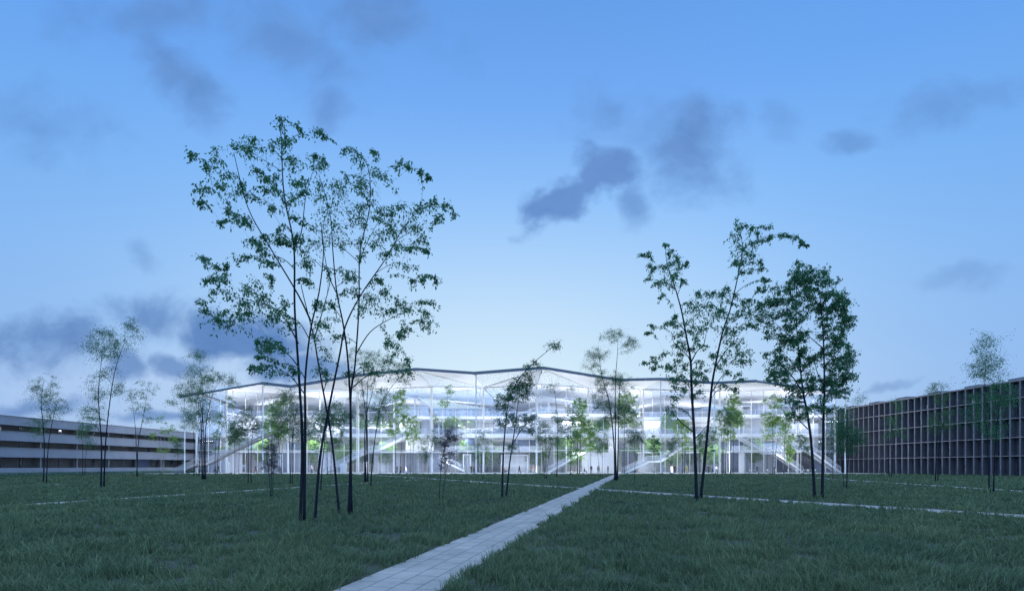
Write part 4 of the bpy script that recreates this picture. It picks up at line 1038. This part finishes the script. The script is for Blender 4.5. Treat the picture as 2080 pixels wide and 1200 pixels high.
T('tiny thin tree right of the slim front column', [[(1364, 967), (1364, 930), (1363, 905)]], [(1364, 905, 14, 14, 14), (1370, 890, 14, 8, 6), (1360, 930, 8, 10, 4)], seed=31, rk=0.7)
T('leafy tree behind the paired trunks right of the path', [[(1386, 963), (1386, 900), (1384, 860)], [(1390, 963), (1392, 900), (1398, 870)]], [(1385, 870, 20, 22, 22), (1395, 900, 14, 16, 10)], 'leaf_lit', 32, d=112.5)
T('drooping narrow tree framed by the paired trunks right of the path', [[(1421, 963), (1421, 920), (1422, 890)]], [(1423, 900, 10, 22, 20), (1445, 885, 16, 24, 22), (1440, 915, 14, 14, 10)], 'leaf', 33, d=104)
T('tree of four fine stems right of the paired trunks', [[(1467, 962), (1467, 900), (1462, 850)], [(1470, 962), (1470, 890), (1472, 830)], [(1473, 962), (1476, 900), (1485, 850)]], [(1470, 845, 20, 20, 30), (1490, 850, 18, 18, 22), (1465, 870, 18, 12, 10), (1482, 875, 14, 14, 8)], seed=34)
T('bright green column shaped tree right of the paired trunks', [[(1484, 962), (1484, 880), (1487, 820)], [(1489, 962), (1490, 880), (1492, 820)]], [(1488, 815, 16, 20, 30), (1492, 845, 18, 20, 28), (1482, 880, 14, 16, 12)], 'leaf_lit', 35, d=112)
T('wide bright green tree before the white block of the hall', [[(1570, 962), (1570, 890), (1568, 840)], [(1573, 962), (1578, 900), (1586, 860)]], [(1572, 815, 24, 16, 22), (1566, 850, 22, 20, 30), (1585, 860, 24, 24, 28), (1560, 880, 18, 14, 10), (1595, 890, 16, 14, 8)], 'leaf_lit', 36, d=111)
T('thin leaning light green tree at the white block of the hall', [[(1592, 962), (1594, 890), (1598, 840)]], [(1598, 840, 12, 12, 7), (1602, 885, 12, 14, 8), (1596, 865, 10, 8, 4)], 'leaf_lit', 37, d=111.5, rk=0.7)
T('small bright tree under the stair landing at the right end', [[(1604, 962), (1604, 925), (1606, 905)]], [(1606, 912, 10, 12, 16), (1604, 930, 8, 8, 6)], 'leaf_lit', 38, d=113, rk=0.7)
T('small dark tree left of the dense tall pair', [[(1628, 964), (1627, 930), (1628, 895)], [(1631, 964), (1632, 930), (1636, 900)]], [(1630, 895, 12, 16, 14), (1640, 910, 10, 10, 6)], seed=39, rk=0.75)
T('slim tree close right of the dense tall pair', [[(1692, 975), (1690, 920), (1688, 860)]], [(1686, 850, 18, 26, 20), (1694, 880, 16, 20, 12), (1680, 880, 12, 16, 6)], seed=40, rk=0.8)
T('low bushy tree with three stems before the finned block', [[(1715, 994), (1710, 940), (1704, 880)], [(1719, 994), (1719, 930), (1716, 870)], [(1720, 994), (1724, 930), (1735, 880)]], [(1712, 865, 18, 24, 24), (1730, 880, 22, 18, 20), (1705, 900, 14, 18, 12), (1745, 890, 12, 12, 6), (1728, 905, 18, 10, 8), (1720, 835, 14, 10, 4), (1750, 810, 18, 6, 3)], seed=41)
T('thin tree at the far right in front of the finned block', [[(1806, 970), (1806, 920), (1812, 860), (1818, 820)], [(1811, 970), (1814, 910), (1824, 850)]], [(1815, 850, 18, 22, 14), (1822, 820, 16, 14, 8), (1805, 880, 12, 12, 6), (1830, 880, 14, 16, 7)], seed=42)
T('slim tree beyond the far right before the finned block', [[(1900, 978), (1902, 910), (1908, 840), (1912, 790)], [(1905, 978), (1908, 900), (1925, 830)]], [(1908, 800, 26, 30, 16), (1920, 850, 26, 26, 14), (1895, 860, 20, 22, 9)], seed=43)
T('tall tree outermost on the right lawn', [[(2010, 1002), (2006, 900), (2000, 800), (2004, 720)], [(2018, 1001), (2022, 900), (2034, 790)]], [(2000, 740, 40, 40, 24), (2030, 800, 36, 40, 22), (1985, 830, 30, 34, 14), (2020, 870, 34, 26, 10), (2004, 690, 22, 18, 6)], seed=44)
T('tall tree on the left lawn with an arching branch tip over the sky', [[(205, 992), (206, 900), (200, 800), (210, 700)], [(211, 991), (216, 880), (232, 760), (255, 690)]], [(205, 700, 40, 40, 24), (240, 690, 26, 30, 14), (268, 660, 14, 16, 7), (215, 780, 40, 36, 18), (185, 840, 30, 30, 12), (278, 680, 8, 6, 2)], seed=45)
T('slender tree outermost on the left lawn', [[(88, 983), (90, 900), (84, 820), (90, 770)], [(94, 983), (100, 890), (118, 810)]], [(88, 790, 34, 34, 18), (115, 830, 28, 30, 14), (75, 860, 24, 26, 9)], seed=46)
T('small tree before the banded block at the outer left', [[(168, 966), (168, 910), (164, 870)], [(172, 966), (176, 910), (184, 880)]], [(170, 875, 20, 22, 18), (182, 900, 14, 14, 6)], seed=47)
T('thin light stemmed tree beside the stair at the left corner', [[(361, 968), (361, 930), (360, 900)]], [(360, 900, 12, 14, 10), (364, 920, 8, 10, 4)], seed=48, rk=0.7)
T('thin dark tree between the first white columns of the hall', [[(437, 963), (438, 900), (448, 850)], [(441, 963), (446, 890), (462, 830)]], [(448, 850, 18, 20, 14), (465, 815, 16, 14, 8), (440, 880, 12, 12, 6)], seed=49)

# ---- trees inside the hall: a few built, the rest copied
def inside():
    g = 'trees growing inside the glass hall'
    protos = []
    for k, (w, h) in enumerate([(22, 60), (26, 52), (18, 70), (30, 48)]):
        d = 132.0; cx = 1040; gy = HY + EYE * FPX / d
        st = [[(cx, gy), (cx + 1, gy - h * 0.5), (cx - 3, gy - h * 0.95)], [(cx + 3, gy), (cx + 5, gy - h * 0.5), (cx + 9, gy - h * 0.85)]]
        els = [(cx, gy - h * 0.72, w, h * 0.28, 46), (cx + 4, gy - h * 0.5, w * 0.9, h * 0.2, 26)]
        r = T('placeholder', st, els, 'leaf_lit', 70 + k, d=d, group=g, name='indoor_tree', ll=0.24, rpx=5.2, per=75)
        protos.append(r)
    spots = [(455, 131, 0, 'under the left corner of the first floor'), (500, 138, 0, 'behind the left stair'), (538, 130, 0, 'beside the tall front column at the left'), (610, 137, 0, 'behind the near clump, left of its trunks'),
             (640, 129, 0, 'behind the near clump, between its trunks'), (700, 128, 0, 'just right of the near clump'), (722, 131, 0, 'above the white block under the rising stair'), (748, 136, 0, 'behind the rising stair landing'),
             (785, 130, 0, 'under the upper flight of the rising stair'), (852, 137, 0, 'right of the top of the rising stair'), (948, 131, 0, 'by the white doorway left of the dark front column'), (985, 130, 0, 'behind the small forked tree'),
             (1010, 138, 0, 'left of the navy ground floor window'), (1090, 132, 0, 'behind the thin middle column'), (1142, 129, 0, 'at the left side of the white open stair'), (1165, 131, 0, 'under the white open stair'), (1230, 133, 0, 'above the white wall at the path end'),
             (1285, 135, 0, 'above the dark wall right of the path end'), (1325, 131, 0, 'behind the lower flight of the long stair'), (1362, 130, 0, 'above the middle landing of the long stair'), (1402, 133, 0, 'behind the upper landing of the long stair'),
             (1445, 130, 0, 'right of the paired trunks under the long stair'), (1530, 131, 0, 'under the descending stair'), (1550, 137, 0, 'behind the descending stair'), (1668, 131, 0, 'at the right corner of the hall'),
             (735, 128, 9, 'on the first floor right of the near clump'), (770, 131, 9, 'on the first floor above the rising stair'), (915, 129, 9, 'on the first floor left of the dark front column'), (950, 132, 9, 'on the first floor beside the dark front column'),
             (1225, 129, 9, 'on the first floor above the path end'), (1355, 128, 9, 'on the first floor behind the slim front column'), (1372, 131, 9, 'on the first floor left of the paired trunks'), (1640, 129, 11.6, 'on top of the white block at the right'),
             (545, 130, 9, 'upstairs at the left, beside the front column'), (1500, 128, 9, 'on the first floor above the descending stair')]
    for i, (px, y, z, where) in enumerate(spots):
        o = protos[i] if i < 4 else copy_tree(protos[i % 4])
        s = (0.92 + 0.16 * ((i * 37) % 10) / 10) * (0.72 if z else 1.0)
        o.location = (XP(px, y), y, z + 0.02); o.scale = (s, s, s * (0.9 if z else 1.05)); o.rotation_euler = (0, 0, i * 1.7)
        o['label'] = 'light green tree inside the hall ' + where
inside()

# ------------------------------------------------------------------ people
cloth = {}
def cmat(name, col):
    if name not in cloth: cloth[name] = pmat(name, col, 0.8, 0.15, 20.0)
    return cloth[name]
skin_m = pmat('skin', (0.45, 0.28, 0.20), 0.55, 0.08, 12.0)
hair_m = pmat('dark_hair', (0.03, 0.022, 0.018), 0.6, 0.2, 30.0)
def skin_mesh(name, verts, edges, radii, mat, parent, root=0, sub=1):
    me = bpy.data.meshes.new(name); me.from_pydata(verts, edges, [])
    o = bpy.data.objects.new(name, me); C.objects.link(o)
    md = o.modifiers.new('skin', 'SKIN'); md.use_smooth_shade = True
    for i, v in enumerate(me.skin_vertices[0].data): v.radius = (radii[i], radii[i]); v.use_root = (i == root)
    s = o.modifiers.new('sub', 'SUBSURF'); s.levels = s.render_levels = sub
    dg = bpy.context.evaluated_depsgraph_get()
    m2 = bpy.data.meshes.new_from_object(o.evaluated_get(dg)); m2.name = name
    m2.materials.clear(); m2.materials.append(mat)
    bpy.data.objects.remove(o); bpy.data.meshes.remove(me)
    return link(name, m2, parent)
def person(x, y, label, pose='stand', rot=0.0, top='navy', low='dark', z=0.06, h=1.72, hair_long=False):
    root = thing('person', label, 'person', (0, 0, 0), 'people at the foot of the hall')
    k = h / 1.75
    if pose == 'walk':
        hipz = 0.93; legs = {s: [(s * 0.09, 0, hipz - 0.04), (s * 0.09, -0.16 * s, 0.50), (s * 0.09, -0.30 * s + (0.10 if s < 0 else 0), 0.09), (s * 0.09, -0.30 * s - 0.14 + (0.10 if s < 0 else 0), 0.045)] for s in (-1, 1)}
        arms = {s: [(s * 0.18, 0, 1.42), (s * 0.23, 0.11 * s, 1.14), (s * 0.22, 0.15 * s - 0.10, 0.90)] for s in (-1, 1)}
    elif pose == 'sit':
        hipz = 0.50; legs = {s: [(s * 0.10, 0, hipz), (s * 0.11, -0.44, 0.50), (s * 0.11, -0.46, 0.09), (s * 0.11, -0.60, 0.045)] for s in (-1, 1)}
        arms = {s: [(s * 0.18, 0, 0.98), (s * 0.23, -0.06, 0.72), (s * 0.14, -0.30, 0.74)] for s in (-1, 1)}
    else:
        hipz = 0.93; legs = {s: [(s * 0.10, 0, hipz - 0.04), (s * 0.11, -0.01, 0.50), (s * 0.11, 0.02, 0.09), (s * 0.12, -0.13, 0.045)] for s in (-1, 1)}
        arms = {s: [(s * 0.18, 0, 1.42), (s * 0.23, 0.02, 1.13), (s * 0.21, -0.07, 0.88)] for s in (-1, 1)}
    dz = hipz - 0.93
    V, E, R = [], [], []
    def ad(p, r, par=None):
        V.append((p[0] * k, p[1] * k, p[2] * k)); R.append(r * k)
        if par is not None: E.append((par, len(V) - 1))
        return len(V) - 1
    pel = ad((0, 0, 0.96 + dz), 0.135); bel = ad((0, 0, 1.12 + dz), 0.12, pel); ch = ad((0, 0, 1.32 + dz), 0.14, bel); nk = ad((0, 0, 1.47 + dz), 0.058, ch)
    h0 = ad((0, -0.015, 1.56 + dz), 0.075, nk); h1 = ad((0, -0.015, 1.66 + dz), 0.095, h0); ad((0, 0, 1.74 + dz), 0.06, h1); ad((0, -0.10, 1.615 + dz), 0.018, h0)
    for s in (-1, 1):
        l = legs[s]; a = ad(l[0], 0.085, pel); a = ad(l[1], 0.058, a); a = ad(l[2], 0.042, a); ad(l[3], 0.036, a)
        m = arms[s]; a = ad(m[0], 0.052, ch); a = ad(m[1], 0.042, a); a = ad(m[2], 0.030, a)
        w = m[2]; p = ad((w[0], w[1] - 0.03, w[2] - 0.06), 0.034, a)
        for f in range(4):
            fx = w[0] + (f - 1.5) * 0.020; a1 = ad((fx, w[1] - 0.04, w[2] - 0.11), 0.0095, p); ad((fx, w[1] - 0.055, w[2] - 0.15 - (0.012 if f in (1, 2) else 0)), 0.008, a1)
        a1 = ad((w[0] - s * 0.03, w[1] - 0.055, w[2] - 0.075), 0.011, p); ad((w[0] - s * 0.034, w[1] - 0.08, w[2] - 0.11), 0.009, a1)
    skin_mesh('body', V, E, R, skin_m, root)
    V, E, R = [], [], []
    a0 = ad((0, 0, 0.94 + dz), 0.15); b0 = ad((0, 0, 1.12 + dz), 0.138, a0); c0 = ad((0, 0, 1.33 + dz), 0.158, b0); ad((0, 0, 1.44 + dz), 0.085, c0)
    for s in (-1, 1):
        m = arms[s]; q = ad(m[0], 0.068, c0); q = ad(m[1], 0.054, q); ad(tuple(m[1][i] * 0.15 + m[2][i] * 0.85 for i in range(3)), 0.042, q)
    skin_mesh('jacket', V, E, R, cmat(*CL[top]), root)
    V, E, R = [], [], []
    a0 = ad((0, 0, 0.98 + dz), 0.142)
    for s in (-1, 1):
        l = legs[s]; q = ad(l[0], 0.098, a0); q = ad(l[1], 0.072, q); ad((l[2][0], l[2][1], l[2][2] + 0.02), 0.060, q)
    skin_mesh('trousers', V, E, R, cmat(*CL[low]), root)
    V, E, R = [], [], []
    a0 = ad((0, 0.02, 1.70 + dz), 0.098); b0 = ad((0, 0.055, 1.62 + dz), 0.075, a0)
    if hair_long: ad((0, 0.07, 1.46 + dz), 0.06, b0)
    skin_mesh('hair', V, E, R, hair_m, root)
    root.location = (x, y, z); root.rotation_euler = (0, 0, rot)
CL = {'navy': ('navy_cloth', (0.03, 0.04, 0.09)), 'dark': ('dark_cloth', (0.025, 0.025, 0.03)), 'red': ('rust_cloth', (0.22, 0.06, 0.05)), 'white': ('white_cloth', (0.7, 0.7, 0.7)),
      'blue': ('blue_cloth', (0.12, 0.16, 0.35)), 'yellow': ('yellow_cloth', (0.6, 0.5, 0.18)), 'grey': ('grey_cloth', (0.2, 0.2, 0.22)), 'pink': ('salmon_cloth', (0.55, 0.28, 0.22)), 'violet': ('violet_cloth', (0.2, 0.16, 0.4))}
W90 = math.pi / 2
for (px, y, label, pose, rot, top, low) in [
    (437, 116, 'walker in dark coat, left one of the pair near the left stair', 'walk', W90, 'grey', 'dark'), (444, 116.6, 'walker in grey, right one of the pair near the left stair', 'walk', -W90, 'dark', 'grey'),
    (519, 111, 'person in dark jacket and rust red trousers walking before the hall', 'walk', -W90, 'navy', 'red'), (633, 112, 'person standing behind the near clump of birches', 'stand', 0.4, 'grey', 'dark'),
    (807, 114, 'person in grey standing beside the bright poplar like tree', 'stand', 0.8, 'grey', 'grey'), (814, 113.5, 'person in black standing right of the one in grey', 'stand', -0.8, 'dark', 'dark'),
    (824, 111.5, 'person in violet top striding right of the bright poplar like tree', 'walk', W90, 'violet', 'navy'),
    (957, 112, 'person in navy standing at the white doorway', 'stand', 0.5, 'navy', 'dark'), (963, 112.4, 'person in grey jacket beside the dark front column', 'stand', -0.5, 'grey', 'navy'),
    (1025, 116, 'person in salmon top seated before the navy window', 'sit', 0.6, 'pink', 'grey'), (1029, 117, 'person in pale top seated before the navy window', 'sit', -1.2, 'white', 'grey'),
    (1055, 110, 'person in black walking between the leaning tree and the thin column', 'walk', -W90, 'dark', 'navy'), (1083, 115, 'person in salmon standing beside the thin middle column', 'stand', 0.3, 'pink', 'white'),
    (1187, 115, 'person in navy seated at a table before the white wall', 'sit', W90, 'navy', 'dark'), (1201, 115.5, 'dark dressed person standing before the white wall', 'stand', 0.2, 'dark', 'grey'),
    (1215, 114, 'person in grey standing before the narrow twin stem tree', 'stand', -0.6, 'grey', 'navy'), (1235, 113, 'person in dark clothes standing left of the path end', 'stand', 1.0, 'navy', 'dark'),
    (1365, 111, 'person in white top standing beyond the tiny tree by the slim column', 'stand', 0.4, 'white', 'violet'), (1371, 116, 'dark figure standing right of the one in white', 'stand', -0.3, 'dark', 'dark'),
    (1395, 115, 'person in a yellow coat behind the paired trunks', 'stand', 0.1, 'yellow', 'yellow'), (1455, 113, 'person in white top walking right of the paired trunks', 'walk', W90, 'white', 'grey'),
    (1439, 115, 'dark dressed person standing right of the paired trunks', 'stand', 0.7, 'dark', 'navy'), (1448, 116, 'person in blue walking beside the one in white', 'walk', -W90, 'blue', 'dark'),
    (1538, 115, 'person in navy walking under the descending stair', 'walk', W90, 'navy', 'dark')]:
    person(XP(px, y), y, label, pose, rot, top, low)
person(XP(1099, 127), 127.2, 'person in white standing high on the upper stair landing', 'stand', 0.3, 'white', 'white', z=ZP(835, 126) - 0.03)

# ------------------------------------------------------------------ café tables and chairs
def table(x, y, label):
    t = thing('cafe_table', label, 'table', (0, 0, 0), 'café tables on the plaza')
    b = MB(); b.lathe([(0.38, 0.72), (0.40, 0.73), (0.40, 0.745), (0.38, 0.755)], 20); b.build('tabletop', M['white'], t, False)
    b = MB(); b.lathe([(0.03, 0.02), (0.025, 0.4), (0.03, 0.72)], 10); b.build('post', M['white2'], t, True)
    b = MB(); b.lathe([(0.24, 0.0), (0.24, 0.015), (0.05, 0.03)], 18); b.build('base', M['white2'], t)
    t.location = (x, y, 0.06)
def chair(x, y, rot, label):
    t = thing('cafe_chair', label, 'chair', (0, 0, 0), 'café chairs on the plaza')
    b = MB(); b.prism([(-0.21, -0.20, 0.43), (0.21, -0.20, 0.43), (0.19, 0.20, 0.42), (-0.19, 0.20, 0.42)], 0.03); b.build('seat', M['white'], t)
    b = MB(); b.prism([(-0.20, 0.19, 0.52), (0.20, 0.19, 0.52), (0.20, 0.22, 0.52), (-0.20, 0.22, 0.52)], 0.34); b.build('backrest', M['white'], t)
    for sx in (-1, 1):
        b = MB(); b.tube([(sx * 0.19, -0.18, 0.43), (sx * 0.22, -0.22, 0.0)], [0.014, 0.011], 6); b.build('leg', M['white2'], t)
        b = MB(); b.tube([(sx * 0.18, 0.205, 0.86), (sx * 0.18, 0.18, 0.43), (sx * 0.22, 0.25, 0.0)], [0.012, 0.014, 0.011], 6); b.build('leg', M['white2'], t)
    t.location = (x, y, 0.06); t.rotation_euler = (0, 0, rot)
SPOTS = [(770, 115, 'left of the poplar like tree'), (784, 117, 'left of the rising stair pair'), (846, 116, 'right of the violet strider'), (1027, 116.4, 'between the seated pair'),
         (1045, 118, 'right of the navy window'), (1191, 115.3, 'at the left of the white wall'), (1228, 117, 'at the right of the white wall'),
         (1531, 115.5, 'under the descending stair'), (1567, 116, 'by the wide bright tree'), (1609, 115, 'left of the last stair'), (1634, 116, 'midway under the last stair'), (1648, 117, 'rightmost under the last stair')]
for i, (px, y, where) in enumerate(SPOTS):
    x = XP(px, y)
    table(x, y, 'round white café table ' + where)
    chair(x - 0.62, y + 0.05, W90 * (1.0 if i % 2 else 1.15), 'white café chair on the left of the table ' + where)
    if i % 2 == 0 or i > 7: chair(x + 0.62, y - 0.1, -W90 * (1.0 if i % 3 else 0.8), 'white café chair on the right of the table ' + where)
